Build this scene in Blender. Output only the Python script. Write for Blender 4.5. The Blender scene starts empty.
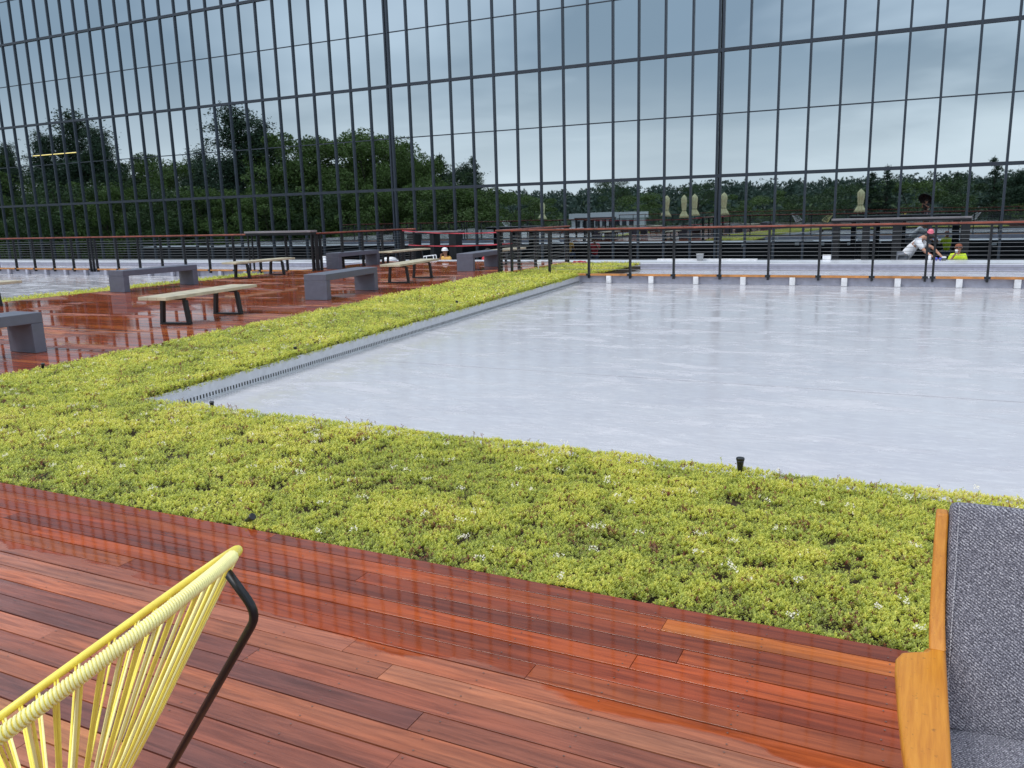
import bpy, bmesh, math, random
import numpy as np
from mathutils import Vector, Matrix
random.seed(7); rng = np.random.default_rng(7)
PI = math.pi
scene = bpy.context.scene
COL = scene.collection

# ------------------------------------------------------------------ camera
FPX, PITCH, ROLL, YAW, H = 824.25, math.radians(11.635), math.radians(1.5), math.radians(26.25), 1.5
Fv = Vector((-math.sin(YAW)*math.cos(PITCH), math.cos(YAW)*math.cos(PITCH), -math.sin(PITCH)))
R0 = Vector((math.cos(YAW), math.sin(YAW), 0)); U0 = R0.cross(Fv)
Rv = R0*math.cos(ROLL) - U0*math.sin(ROLL); Uv = U0*math.cos(ROLL) + R0*math.sin(ROLL)
cam_d = bpy.data.cameras.new('camera'); cam = bpy.data.objects.new('camera', cam_d); COL.objects.link(cam)
cam.matrix_world = Matrix(((Rv.x, Uv.x, -Fv.x, 0), (Rv.y, Uv.y, -Fv.y, 0), (Rv.z, Uv.z, -Fv.z, H), (0, 0, 0, 1)))
cam_d.sensor_width = 36; cam_d.lens = FPX/1024*36; cam_d.clip_start = 0.03; cam_d.clip_end = 6000
scene.camera = cam

def ray(x, y): return Fv + Rv*((x-512)/FPX) + Uv*((384-y)/FPX)
def on_z(x, y, z):
    r = ray(x, y); return Vector((0, 0, H)) + r*((z-H)/r.z)
def on_y(x, y, Y):
    r = ray(x, y); return Vector((0, 0, H)) + r*(Y/r.y)
def at_depth(x, y, d): return Vector((0, 0, H)) + ray(x, y)*d

# ------------------------------------------------------------------ sky, sun, exposure
SUN_EL, SUN_ROT = math.radians(52), math.radians(215)
world = bpy.data.worlds.new("World"); scene.world = world; world.use_nodes = True
nt = world.node_tree; nt.nodes.clear()
def WN(t, **k):
    n = nt.nodes.new(t)
    for a, b in k.items(): setattr(n, a, b)
    return n
wo = WN('ShaderNodeOutputWorld'); bg = WN('ShaderNodeBackground'); bg.inputs[1].default_value = 0.1
sky = WN('ShaderNodeTexSky', sky_type='NISHITA'); sky.sun_disc = False
sky.sun_elevation = SUN_EL; sky.sun_rotation = SUN_ROT; sky.dust_density = 3; sky.air_density = 1.2
tc = WN('ShaderNodeTexCoord'); sep = WN('ShaderNodeSeparateXYZ'); nt.links.new(tc.outputs['Generated'], sep.inputs[0])
def wmath(op, a, b=None):
    n = WN('ShaderNodeMath', operation=op)
    for i, v in enumerate((a, b)):
        if v is None: continue
        if isinstance(v, (int, float)): n.inputs[i].default_value = v
        else: nt.links.new(v, n.inputs[i])
    return n.outputs[0]
zc = wmath('MAXIMUM', sep.outputs[2], 0.0)
den = wmath('ADD', zc, 0.16)
cx = wmath('DIVIDE', sep.outputs[0], den); cy = wmath('DIVIDE', sep.outputs[1], den)
cmb = WN('ShaderNodeCombineXYZ'); nt.links.new(cx, cmb.inputs[0]); nt.links.new(cy, cmb.inputs[1]); nt.links.new(wmath('MULTIPLY', zc, 2.5), cmb.inputs[2])
nz = WN('ShaderNodeTexNoise'); nz.inputs['Scale'].default_value = 0.42; nz.inputs['Detail'].default_value = 5; nz.inputs['Roughness'].default_value = .5; nz.inputs['Distortion'].default_value = .35
nt.links.new(cmb.outputs[0], nz.inputs['Vector'])
rmp = WN('ShaderNodeValToRGB'); e = rmp.color_ramp.elements
e[0].position = .44; e[0].color = (4.7, 6.2, 7.9, 1); e[1].position = .64; e[1].color = (12.0, 13.6, 15.4, 1)
nt.links.new(nz.outputs[0], rmp.inputs[0])
# overcast deck is brighter low over the horizon
hz = WN('ShaderNodeMapRange'); hz.inputs[1].default_value = 0.0; hz.inputs[2].default_value = .21; hz.inputs[3].default_value = .85; hz.inputs[4].default_value = 0.0; hz.interpolation_type = 'SMOOTHSTEP'
nt.links.new(wmath('ADD', zc, wmath('MULTIPLY', wmath('SUBTRACT', nz.outputs[0], .5), -.18)), hz.inputs[0])
mx = WN('ShaderNodeMix', data_type='RGBA'); nt.links.new(hz.outputs[0], mx.inputs[0]); nt.links.new(rmp.outputs[0], mx.inputs[6]); mx.inputs[7].default_value = (15.5, 16.4, 17.2, 1)
zen = WN('ShaderNodeMapRange'); zen.inputs[1].default_value = .3; zen.inputs[2].default_value = .9; zen.inputs[3].default_value = 0; zen.inputs[4].default_value = .5
nt.links.new(zc, zen.inputs[0])
mz = WN('ShaderNodeMix', data_type='RGBA'); nt.links.new(zen.outputs[0], mz.inputs[0]); nt.links.new(mx.outputs[2], mz.inputs[6]); mz.inputs[7].default_value = (13.5, 14.0, 14.8, 1)
m2 = WN('ShaderNodeMix', data_type='RGBA'); m2.inputs[0].default_value = .88
nt.links.new(sky.outputs[0], m2.inputs[6]); nt.links.new(mz.outputs[2], m2.inputs[7])
nt.links.new(m2.outputs[2], bg.inputs[0]); nt.links.new(bg.outputs[0], wo.inputs[0])

sd = bpy.data.lights.new('sun', 'SUN'); sd.energy = 1.3; sd.angle = math.radians(25); sd.color = (1, .97, .92)
sun = bpy.data.objects.new('sun', sd); COL.objects.link(sun)
sdir = Vector((math.sin(SUN_ROT)*math.cos(SUN_EL), math.cos(SUN_ROT)*math.cos(SUN_EL), math.sin(SUN_EL)))
sun.rotation_euler = sdir.to_track_quat('Z', 'Y').to_euler(); sun.location = (0, 0, 60)
vs = scene.view_settings; vs.view_transform = 'Standard'; vs.look = 'None'; vs.exposure = 0.2; vs.gamma = 1.0
scene.cycles.max_bounces = 8; scene.cycles.glossy_bounces = 5; scene.cycles.sample_clamp_indirect = 6

# ------------------------------------------------------------------ materials
MATS = {}
class M:
    """small node-material helper"""
    def __init__(s, name):
        s.m = bpy.data.materials.new(name); s.m.use_nodes = True; s.t = s.m.node_tree
        s.b = s.t.nodes['Principled BSDF']; MATS[name] = s.m
    def n(s, t, **k):
        n = s.t.nodes.new(t)
        for a, b in k.items(): setattr(n, a, b)
        return n
    def l(s, a, b): s.t.links.new(a, b)
    def mt(s, op, a, b=None, c=None):
        n = s.n('ShaderNodeMath', operation=op)
        for i, v in enumerate((a, b, c)):
            if v is None: continue
            if isinstance(v, (int, float)): n.inputs[i].default_value = v
            else: s.l(v, n.inputs[i])
        return n.outputs[0]
    def pos(s, scale=(1, 1, 1), obj=False):
        mp = s.n('ShaderNodeMapping'); mp.inputs['Scale'].default_value = scale
        if obj: s.l(s.n('ShaderNodeTexCoord').outputs['Object'], mp.inputs[0])
        else: s.l(s.n('ShaderNodeNewGeometry').outputs['Position'], mp.inputs[0])
        return mp.outputs[0]
    def noise(s, vec, sc, det=3, rough=.5, dist=0):
        n = s.n('ShaderNodeTexNoise'); n.inputs['Scale'].default_value = sc; n.inputs['Detail'].default_value = det
        n.inputs['Roughness'].default_value = rough; n.inputs['Distortion'].default_value = dist
        if vec is not None: s.l(vec, n.inputs['Vector'])
        return n.outputs[0]
    def ramp(s, fac, stops, interp='LINEAR'):
        r = s.n('ShaderNodeValToRGB'); r.color_ramp.interpolation = interp
        el = r.color_ramp.elements
        while len(el) < len(stops): el.new(.5)
        for k, (p, c) in enumerate(stops):
            el[k].position = p; el[k].color = (*c, 1) if len(c) == 3 else c
        s.l(fac, r.inputs[0]); return r.outputs[0]
    def rng(s, fac, a, b, c, d, smooth=False):
        r = s.n('ShaderNodeMapRange')
        if smooth: r.interpolation_type = 'SMOOTHSTEP'
        for i, v in enumerate((a, b, c, d)): r.inputs[i+1].default_value = v
        s.l(fac, r.inputs[0]); return r.outputs[0]
    def mix(s, f, a, b, mode='MIX'):
        n = s.n('ShaderNodeMix', data_type='RGBA', blend_type=mode)
        for i, v in ((0, f), (6, a), (7, b)):
            if isinstance(v, (int, float)): n.inputs[i].default_value = v
            elif isinstance(v, tuple): n.inputs[i].default_value = (*v, 1)
            else: s.l(v, n.inputs[i])
        return n.outputs[2]
    def bump(s, h, dist=.01, st=.5):
        b = s.n('ShaderNodeBump'); b.inputs['Strength'].default_value = st; b.inputs['Distance'].default_value = dist
        s.l(h, b.inputs['Height']); s.l(b.outputs[0], s.b.inputs['Normal']); return b
    def set(s, **k):
        for a, v in k.items():
            i = s.b.inputs[a.replace('_', ' ')]
            if isinstance(v, (int, float)): i.default_value = v
            elif isinstance(v, tuple): i.default_value = (*v, 1)
            else: s.l(v, i)
        return s

def simple(name, col, rough=.5, metal=0, var=.15, sc=8, bump=0):
    m = M(name); v = m.noise(m.pos(obj=True), sc, 4)
    lo = tuple(c*(1-var) for c in col); hi = tuple(min(1, c*(1+var)) for c in col)
    m.set(Base_Color=m.ramp(v, [(.3, lo), (.7, hi)]), Metallic=metal, Roughness=m.rng(v, .3, .7, rough*.85, min(1, rough*1.15)))
    if bump: m.bump(v, bump, .4)
    return m.m

def plank_mat(name, wet_from=None):
    m = M(name)
    at = m.n('ShaderNodeAttribute'); at.attribute_name = 'tint'
    tint = at.outputs['Fac']
    g = m.n('ShaderNodeNewGeometry'); mp = m.n('ShaderNodeVectorMath', operation='ADD'); m.l(g.outputs['Position'], mp.inputs[0])
    cb = m.n('ShaderNodeCombineXYZ'); m.l(m.mt('MULTIPLY', tint, 37.), cb.inputs[0]); m.l(m.mt('MULTIPLY', tint, 91.), cb.inputs[1]); m.l(cb.outputs[0], mp.inputs[1])
    sc = m.n('ShaderNodeMapping'); sc.inputs['Scale'].default_value = (1.6, 26, 26); m.l(mp.outputs[0], sc.inputs[0])
    grain = m.noise(sc.outputs[0], 1.6, 6, .62, .6)
    sc2 = m.n('ShaderNodeMapping'); sc2.inputs['Scale'].default_value = (.5, 3, 3); m.l(mp.outputs[0], sc2.inputs[0])
    blot = m.noise(sc2.outputs[0], 1.5, 3)
    sc3 = m.n('ShaderNodeMapping'); sc3.inputs['Scale'].default_value = (5, 120, 60); m.l(mp.outputs[0], sc3.inputs[0])
    fine = m.noise(sc3.outputs[0], 1.2, 4, .7)
    base = m.ramp(tint, [(0, (.14, .05, .042)), (.16, (.20, .066, .048)), (.34, (.29, .088, .050)), (.52, (.40, .125, .058)), (.68, (.36, .130, .078)), (.84, (.50, .200, .078)), (1, (.60, .29, .12))])
    c1 = m.mix(m.rng(grain, .38, .66, 0, .8), base, m.mix(1.0, base, (.40, .34, .36), 'MULTIPLY'))
    c2 = m.mix(m.rng(blot, .42, .72, 0, .75), c1, m.mix(1.0, c1, (1.75, 1.45, 1.15), 'MULTIPLY'))
    c2 = m.mix(m.rng(fine, .5, .7, 0, .35), c2, m.mix(1.0, c2, (.5, .42, .42), 'MULTIPLY'))
    dirt = m.rng(m.noise(m.pos((1, 1, 1)), 42, 4, .75), .66, .76, 0, .35)
    c2 = m.mix(dirt, c2, (.30, .20, .15))
    sp = m.n('ShaderNodeSeparateXYZ'); m.l(g.outputs['Position'], sp.inputs[0])
    n1 = m.noise(m.pos((1, 1.6, 1)), 1.1, 5, .6, .5)
    if wet_from is not None:
        yy = m.mt('ADD', sp.outputs[1], m.mt('MULTIPLY', m.mt('SUBTRACT', n1, .5), .42))
        yy = m.mt('ADD', yy, m.mt('MULTIPLY', m.mt('ADD', sp.outputs[0], 1.5), .03))
        wet = m.rng(yy, wet_from, wet_from+.016, 0, 1, True)
    else:
        wet = m.rng(m.noise(m.pos((.55, 1.2, 1)), .9, 4, .55, .3), .40, .47, .25, 1, True)
    wetc = m.mix(1.0, c2, (.98, .68, .42), 'MULTIPLY')
    col = m.mix(wet, c2, wetc)
    drop = m.rng(m.noise(m.pos(), 60, 2), .55, .75, 0, 1)
    rough_dry = m.rng(m.noise(m.pos((2, 9, 1)), 2.2, 4), .3, .7, .26, .52)
    rmix = m.n('ShaderNodeMix'); m.l(wet, rmix.inputs[0]); m.l(rough_dry, rmix.inputs[2]); rmix.inputs[3].default_value = .035
    m.set(Base_Color=col, Roughness=rmix.outputs[0], IOR=1.48)
    bh = m.mt('MULTIPLY', grain, m.mt('SUBTRACT', 1.0, m.mt('MULTIPLY', wet, .97)))
    bh = m.mt('ADD', bh, m.mt('MULTIPLY', m.noise(m.pos((1, 1, 1)), 5.5, 2), m.mt('MULTIPLY', wet, .12)))
    m.bump(bh, .004, .5)
    return m.m
plank_near = plank_mat('wet_hardwood', 2.2)
plank_left = plank_mat('soaked_hardwood')

def membrane_mat():
    m = M('roof_membrane')
    a = m.noise(m.pos((.8, 1.1, 1)), .8, 6, .65, .8); b = m.noise(m.pos((1.6, 4, 1)), 2.2, 6, .65, 1.2); c = m.noise(m.pos(), 14, 3)
    col = m.ramp(a, [(.25, (.49, .48, .525)), (.5, (.525, .515, .55)), (.75, (.56, .55, .58))])
    col = m.mix(m.rng(b, .5, .72, 0, .55), col, (.61, .60, .62))
    col = m.mix(m.rng(m.noise(m.pos((.8, 2.0, 1)), 1.1, 6, .65, .6), .60, .72, 0, .3), col, (.38, .385, .43))
    col = m.mix(m.rng(m.noise(m.pos((3, 11, 1)), 1.8, 6, .7, .8), .5, .74, 0, .5), col, (.76, .75, .77))
    wet = m.rng(m.noise(m.pos((.9, 2.4, 1)), 1.3, 7, .7, .6), .36, .52, 0, 1, True)
    rr = m.n('ShaderNodeMix'); m.l(wet, rr.inputs[0]); m.l(m.rng(c, .3, .7, .32, .5), rr.inputs[2]); rr.inputs[3].default_value = .075
    m.set(Base_Color=col, Roughness=rr.outputs[0], IOR=1.38)
    m.bump(m.mt('ADD', m.mt('MULTIPLY', c, m.mt('SUBTRACT', 1.05, wet)), m.mt('ADD', b, m.mt('MULTIPLY', m.noise(m.pos((1.5, 6, 1)), 3.0, 3), .6))), .006, .35)
    return m.m
membrane = membrane_mat()

def glass_mat():
    m = M('mirror_glass')
    v = m.noise(m.pos((.9, .9, .7), obj=False), .55, 2)
    oi = m.n('ShaderNodeObjectInfo')
    c = m.mix(oi.outputs['Random'], (.375, .425, .45), (.425, .48, .51))
    m.set(Base_Color=c, Metallic=1.0, Roughness=.012)
    m.bump(v, .02, .05)
    return m.m
glass = glass_mat()
def glass_stuff_mat():
    m = M('mirror_glass_upper'); m.set(Base_Color=(.40, .45, .48), Metallic=1.0, Roughness=.012); return m.m
glass_up = glass_stuff_mat()
fin_mat = simple('dark_anodised_metal', (.03, .040, .056), .36, .3, .1, 3)
transom_mat = simple('dark_transom', (.026, .034, .048), .45, .2, .1, 3)
core_mat = simple('dark_interior', (.02, .022, .025), .8)
black_metal = simple('black_steel', (.016, .017, .02), .38, .3, .2, 10)
black_wall = simple('black_fascia', (.014, .015, .019), .55, 0, .3, 2)
cable_mat = simple('steel_cable', (.16, .17, .18), .5, .3)
cap_mat = simple('redwood_cap', (.24, .062, .038), .3, 0, .35, 6)
beam_mat = simple('orange_timber', (.50, .21, .06), .4, 0, .3, 5)
pedestal_mat = simple('white_plastic', (.72, .72, .74), .4)
bench_grey = simple('grey_painted_bench', (.105, .112, .15), .42, 0, .1, 9, .001)
wood_pale = simple('pale_weathered_wood', (.47, .42, .30), .5, 0, .2, 6, .002)
tabletop_grey = simple('grey_table_board', (.20, .18, .19), .4, 0, .2, 3)
edge_mat = simple('galvanised_edging', (.64, .65, .68), .38, .35, .1, 12)
slot_mat = simple('edging_slot_shadow', (.03, .03, .03), .8)
soil_mat = simple('dark_soil', (.055, .036, .022), .95, 0, .4, 12, .01)
grey_floor = simple('gap_floor', (.05, .052, .055), .7)
conc = simple('pale_ledge', (.64, .65, .70), .3, 0, .06, 1.5)
white_mat = simple('white_foam', (.82, .82, .84), .5)
black_plastic = simple('black_plastic', (.012, .012, .013), .35)
canvas = simple('cream_canvas', (1.0, .86, .50), .8, 0, .15, 5)
red_mat = simple('red_tape', (.46, .03, .05), .4)
skin_mat = simple('skin', (.46, .23, .15), .5)
hair_mat = simple('dark_hair', (.025, .018, .014), .7)
asphalt = simple('asphalt', (.05, .05, .052), .9)
green_lawn = simple('lawn', (.06, .10, .025), .95, 0, .3, .02)
bark = simple('bark', (.06, .045, .035), .9, 0, .3, 2)

def leaf_mat(name, col, var=.45):
    m = M(name)
    at = m.n('ShaderNodeAttribute'); at.attribute_name = 'tint'
    lo = tuple(c*(1-var) for c in col); hi = tuple(c*(1+var) for c in col)
    m.set(Base_Color=m.ramp(at.outputs['Fac'], [(0, lo), (.5, col), (1, hi)]), Roughness=.6)
    m.b.inputs['Specular IOR Level'].default_value = .25
    return m.m
leaf_pine = leaf_mat('pine_needles', (.065, .105, .062))
leaf_broad = leaf_mat('broad_leaves', (.12, .18, .048))
leaf_dark = leaf_mat('dark_leaves', (.075, .12, .045))
leaf_far_hazy = leaf_mat('far_leaves_hazy', (.07, .105, .08), .25)  # distance haze put into the leaf colour: bluish, greyed, little variation

def sedum_mat():
    m = M('sedum_leaves')
    at = m.n('ShaderNodeAttribute'); at.attribute_name = 'tint'
    c = m.ramp(at.outputs['Fac'], [(0, (.24, .06, .04)), (.07, (.34, .13, .06)), (.12, (.24, .22, .08)), (.24, (.36, .42, .09)), (.45, (.55, .60, .11)), (.62, (.70, .70, .12)), (.8, (.82, .77, .16)), (.93, (.88, .80, .25)), (.965, (1, .93, .74)), (1, (1, .95, .80))])
    m.set(Base_Color=c, Roughness=.45)
    m.b.inputs['Subsurface Weight'].default_value = 0
    tr = m.n('ShaderNodeBsdfTranslucent'); m.l(c, tr.inputs[0]); ad = m.n('ShaderNodeMixShader'); ad.inputs[0].default_value = .38
    m.l(m.b.outputs[0], ad.inputs[1]); m.l(tr.outputs[0], ad.inputs[2]); m.l(ad.outputs[0], m.t.nodes['Material Output'].inputs[0])
    return m.m
sedum_m = sedum_mat()

# ------------------------------------------------------------------ object helpers
def tag(o, label=None, cat=None, group=None, kind=None):
    if label: o['label'] = label
    if cat: o['category'] = cat
    if group: o['group'] = group
    if kind: o['kind'] = kind
    return o
def link(name, me, mat=None, parent=None, loc=None):
    o = bpy.data.objects.new(name, me); COL.objects.link(o)
    if mat is not None and me is not None and not me.materials: me.materials.append(mat)
    if parent is not None: o.parent = parent
    if loc is not None: o.location = loc
    return o
def thing(name, loc, label, cat, group=None, rz=0):
    o = bpy.data.objects.new(name, None); COL.objects.link(o); o.location = loc; o.rotation_euler = (0, 0, rz); o.empty_display_size = .2
    return tag(o, label, cat, group)

class MB:
    def __init__(s): s.v = []; s.f = []; s.smooth = False
    def box(s, x0, x1, y0, y1, z0, z1, M4=None):
        b = len(s.v); P = [(x, y, z) for z in (z0, z1) for y in (y0, y1) for x in (x0, x1)]
        if M4 is not None: P = [tuple(M4 @ Vector(q)) for q in P]
        s.v += P
        s.f += [tuple(b+i for i in q) for q in ((0, 2, 3, 1), (4, 5, 7, 6), (0, 1, 5, 4), (2, 6, 7, 3), (0, 4, 6, 2), (1, 3, 7, 5))]
        return s
    def tube(s, pts, r, n=8, closed=False, cap=True, rs=None):
        pts = [Vector(p) for p in pts]; m = len(pts); b = len(s.v)
        prev = None
        for i, p in enumerate(pts):
            if closed: t = pts[(i+1) % m]-pts[i-1]
            else: t = pts[min(i+1, m-1)]-pts[max(i-1, 0)]
            t.normalize()
            if prev is None: a = t.orthogonal().normalized()
            else:
                a = prev - t*prev.dot(t)
                a = a.normalized() if a.length > 1e-6 else t.orthogonal().normalized()
            prev = a; c = t.cross(a); rr = rs[i] if rs else r
            for k in range(n):
                an = 2*PI*k/n; q = p + a*(rr*math.cos(an)) + c*(rr*math.sin(an)); s.v.append(tuple(q))
        for i in range(m if closed else m-1):
            j = (i+1) % m
            for k in range(n):
                l = (k+1) % n; s.f.append((b+i*n+k, b+i*n+l, b+j*n+l, b+j*n+k))
        if cap and not closed:
            s.f.append(tuple(b+k for k in reversed(range(n)))); s.f.append(tuple(b+(m-1)*n+k for k in range(n)))
        return s
    def lathe(s, prof, n=16, c=(0, 0, 0), flute=None):
        b = len(s.v)
        for (r, z) in prof:
            for k in range(n):
                an = 2*PI*k/n; rr = r*(1+(flute*math.cos(an*8) if flute else 0))
                s.v.append((c[0]+rr*math.cos(an), c[1]+rr*math.sin(an), c[2]+z))
        for i in range(len(prof)-1):
            for k in range(n):
                l = (k+1) % n; s.f.append((b+i*n+k, b+i*n+l, b+(i+1)*n+l, b+(i+1)*n+k))
        s.f.append(tuple(b+k for k in reversed(range(n)))); s.f.append(tuple(b+(len(prof)-1)*n+k for k in range(n)))
        return s
    def prism(s, poly, z0, z1):
        b = len(s.v); n = len(poly)
        s.v += [(x, y, z0) for x, y in poly] + [(x, y, z1) for x, y in poly]
        s.f.append(tuple(b+i for i in reversed(range(n)))); s.f.append(tuple(b+n+i for i in range(n)))
        for i in range(n):
            j = (i+1) % n; s.f.append((b+i, b+j, b+n+j, b+n+i))
        return s
    def mesh(s, name, smooth=False):
        me = bpy.data.meshes.new(name); me.from_pydata(s.v, [], s.f); me.update()
        if smooth or s.smooth: me.shade_smooth()
        return me
    def build(s, name, mat, parent=None, loc=None, smooth=False, bevel=0, seg=2):
        o = link(name, s.mesh(name, smooth), mat, parent, loc)
        if bevel:
            bv = o.modifiers.new('bevel', 'BEVEL'); bv.width = bevel; bv.segments = seg; bv.limit_method = 'ANGLE'; bv.angle_limit = math.radians(40)
            o.data.shade_smooth(); 
            try: o.data.set_sharp_from_angle(angle=math.radians(45))
            except Exception: pass
        return o

def tint_attr(me, vals):
    a = me.attributes.new('tint', 'FLOAT', 'FACE'); a.data.foreach_set('value', np.asarray(vals, dtype=np.float32))

def quads_mesh(name, V, tint_face, mat, parent=None):
    """V: (nq,4,3) array of quads"""
    nq = V.shape[0]; me = bpy.data.meshes.new(name)
    me.vertices.add(nq*4); me.vertices.foreach_set('co', V.reshape(-1).astype(np.float32))
    me.loops.add(nq*4); me.loops.foreach_set('vertex_index', np.arange(nq*4, dtype=np.int32))
    me.polygons.add(nq); me.polygons.foreach_set('loop_start', np.arange(0, nq*4, 4, dtype=np.int32))
    me.polygons.foreach_set('loop_total', np.full(nq, 4, dtype=np.int32))
    me.update(calc_edges=True); tint_attr(me, tint_face)
    return link(name, me, mat, parent)

def vnoise(x, y, seed=0):
    """smooth value noise on arrays"""
    x = np.asarray(x, float); y = np.asarray(y, float)
    xi = np.floor(x).astype(np.int64); yi = np.floor(y).astype(np.int64); xf = x-xi; yf = y-yi
    def h(a, b):
        n = (a*374761393 + b*668265263 + seed*1442695041) & 0x7fffffff
        n = ((n ^ (n >> 13))*1274126177) & 0x7fffffff
        return ((n ^ (n >> 16)) & 0xffff)/65535.
    u = xf*xf*(3-2*xf); v = yf*yf*(3-2*yf)
    return (h(xi, yi)*(1-u)+h(xi+1, yi)*u)*(1-v)+(h(xi, yi+1)*(1-u)+h(xi+1, yi+1)*u)*v

# ------------------------------------------------------------------ SETTING: roof, membrane, ledge, gap, ground
FY = 33.0            # facade plane
def slab(name, x0, x1, y0, y1, z0, z1, mat, kind='structure', **k):
    o = MB().box(x0, x1, y0, y1, z0, z1).build(name, mat, **k); o['kind'] = kind; return o
ZM = -.215
membrane_o = slab('roof_membrane', -48, 14, -24, 24.4, -.33, ZM, membrane)
slab('roof_body', -48, 14, -24, 25.99, -8, -.334, simple('roof_side_wall', (.10, .10, .11), .8))
ledge = slab('ledge', -48, 14, 24.4, 26.0, -.33, -.05, conc, bevel=.012)
slab('ledge_face_shade', -48, 14, 24.39, 24.397, ZM+.002, -.075, simple('lilac_face_shade', (.33, .33, .40), .5))  # strip just proud of the ledge face, shade put into its lilac colour
slab('dark_roof_strip', -48, 14, 24.1, 24.385, ZM+.001, ZM+.004, simple('darker_membrane', (.36, .36, .43), .4))  # thin flat strip at the ledge foot, darker lilac than the membrane
fasc = slab('ledge_fascia', -48, 14, 26.003, 26.03, -1.1, -.075, black_wall)
slab('gap_floor', -60, 20, 26.0, 33.6, -1.5, -1.1, grey_floor)
# welded seams of the membrane
for yy in (8.2, 11.8, 15.4):
    MB().box(-5.9, 13.9, yy, yy+.05, ZM+.001, ZM+.003).build('membrane_seam', membrane, membrane_o)
for yy in (12.2, 14.0, 15.8, 17.6):
    MB().box(-47, -17.95, yy, yy+.05, ZM+.001, ZM+.005).build('membrane_seam', membrane, membrane_o)

gnd = MB(); 
NG = 60
g_x = np.linspace(-1600, 1600, NG); g_y = np.concatenate([np.linspace(-1800, -120, 40), np.linspace(-60, 900, 12)])
for yy in g_y:
    for xx in g_x:
        d = max(0, -yy-260)
        z = -8 + min(24, d*.055) + (4*float(vnoise(xx/160, yy/160, 3))*min(1, d/200))
        gnd.v.append((xx, yy, z))
for j in range(len(g_y)-1):
    for i in range(NG-1):
        a = j*NG+i; gnd.f.append((a, a+1, a+NG+1, a+NG))
tag(gnd.build('ground', green_lawn, smooth=True), kind='structure')
slab('car_park', -120, 60, -110, -40, -8.3, -7.94, asphalt)

# ------------------------------------------------------------------ DECKS
PW = .0975
def plank_me(x0, x1, y0, y1, top, tint, warp=0):
    mb = MB(); z = top + random.uniform(-.0012, .0012); c = .0005
    y0 += .003; y1 -= .003; x0 += .001; x1 -= .001
    P = [(y0, z-.03), (y0, z-c), (y0+c, z), (y1-c, z), (y1, z-c), (y1, z-.03)]
    for x in (x0, x1): mb.v += [(x, y, zz) for y, zz in P]
    for i in range(5): mb.f.append((i, i+6, i+7, i+1))
    mb.f.append((0, 1, 2, 3, 4, 5)); mb.f.append((11, 10, 9, 8, 7, 6))
    me = mb.mesh('plank'); tint_attr(me, [tint]*len(mb.f)); return me
TINTS = [.12, .2, .28, .36, .3, .34, .38, .42, .46, .5, .52, .55, .58, .62, .66, .70, .74, .78, .83, .86]
def edge_l(y): return -8.22-.0925*(y-3.0)
SCREWS = MB()
def add_screws(x0, x1, ya, yb):
    xs = math.ceil(x0/.405)*.405
    while xs < x1:
        for yy in (ya+.022, yb-.022):
            jx, jy = xs+random.uniform(-.006, .006), yy+random.uniform(-.003, .003); b = len(SCREWS.v)
            SCREWS.v += [(jx+.003*math.cos(k*PI/3), jy+.003*math.sin(k*PI/3), .0018) for k in range(6)]; SCREWS.f.append(tuple(b+k for k in range(6)))
        xs += .405
def lay_planks(parent, mat, x0, x1_, y1, rows, visible, stuff_parts, first_len=None):
    """rows from y1 towards -y; visible(y) says whether the row's planks are objects of their own"""
    SV = []; ST = []
    for r in range(rows):
        ya = y1-(r+1)*PW; yb = y1-r*PW
        x = x0; k = 0; x1 = x1_ if x1_ is not None else edge_l(yb)-.03
        while x < x1-.01:
            L = random.uniform(2.4, 5.2) if k else random.uniform(.6, 3.6)
            xe = min(x1, x+L)
            if x1-xe < .4: xe = x1
            t = random.choice(TINTS)+random.uniform(-.03, .03)
            me = plank_me(x, xe, ya, yb, 0, t)
            if visible(ya, x, xe):
                link('plank', me, mat, parent)
                if mat is plank_near: add_screws(x, xe, ya, yb)
            else:
                off = len(SV); SV += [tuple(v.co) for v in me.vertices]; ST += [([off+i for i in p.vertices], t) for p in me.polygons]
                bpy.data.meshes.remove(me)
            x = xe; k += 1
    if SV:
        me = bpy.data.meshes.new('planking'); me.from_pydata(SV, [], [f for f, _ in ST]); tint_attr(me, [t for _, t in ST])
        o = link('planking', me, mat, parent); o['kind'] = 'stuff'

near_deck = thing('near_deck', (0, 0, 0), None, None); near_deck['kind'] = 'structure'
lay_planks(near_deck, plank_near, -9.0, 5.0, 2.9, 34, lambda y, a, b: y > .95 and b > -5.4 and a < 1.4, None)
MB().box(-9, 5, -.45, 2.9, -.17, -.031).build('joist_bed', simple('joist_shadow', (.02, .014, .012), .9), near_deck)
so_ = SCREWS.build('screws', simple('screw_head', (.20, .14, .12), .4, .6), near_deck); so_['kind'] = 'stuff'
terrace = slab('terrace', -30, 13, -20, -.45, -.17, -.004, plank_left)
left_deck = thing('left_deck', (0, 0, 0), None, None); left_deck['kind'] = 'structure'
lay_planks(left_deck, plank_left, -16.9, None, 19.2, 167, lambda y, a, b: 4.9 < y < 10.2 and a > -14 and random.random() < 1.1, None)
lay_planks(left_deck, plank_left, -16.9, -9.82, 24.3, 52, lambda y, a, b: False, None)
jb = simple('joist_shadow_left', (.02, .014, .012), .9)
MB().prism([(-16.85, 2.95), (edge_l(2.95)-.06, 2.95), (edge_l(19.2)-.06, 19.2), (-16.85, 19.2)], -.17, -.031).build('joist_bed', jb, left_deck)
MB().box(-16.85, -9.86, 19.21, 24.25, -.17, -.031).build('joist_bed', jb, left_deck)
MB().prism([(edge_l(2.93)-.03, 2.93), (edge_l(2.93), 2.93), (edge_l(19.2), 19.2), (edge_l(19.2)-.03, 19.2)], -.15, .004).build('fascia_board', simple('fascia_timber', (.26, .10, .05), .4), left_deck)

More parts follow.
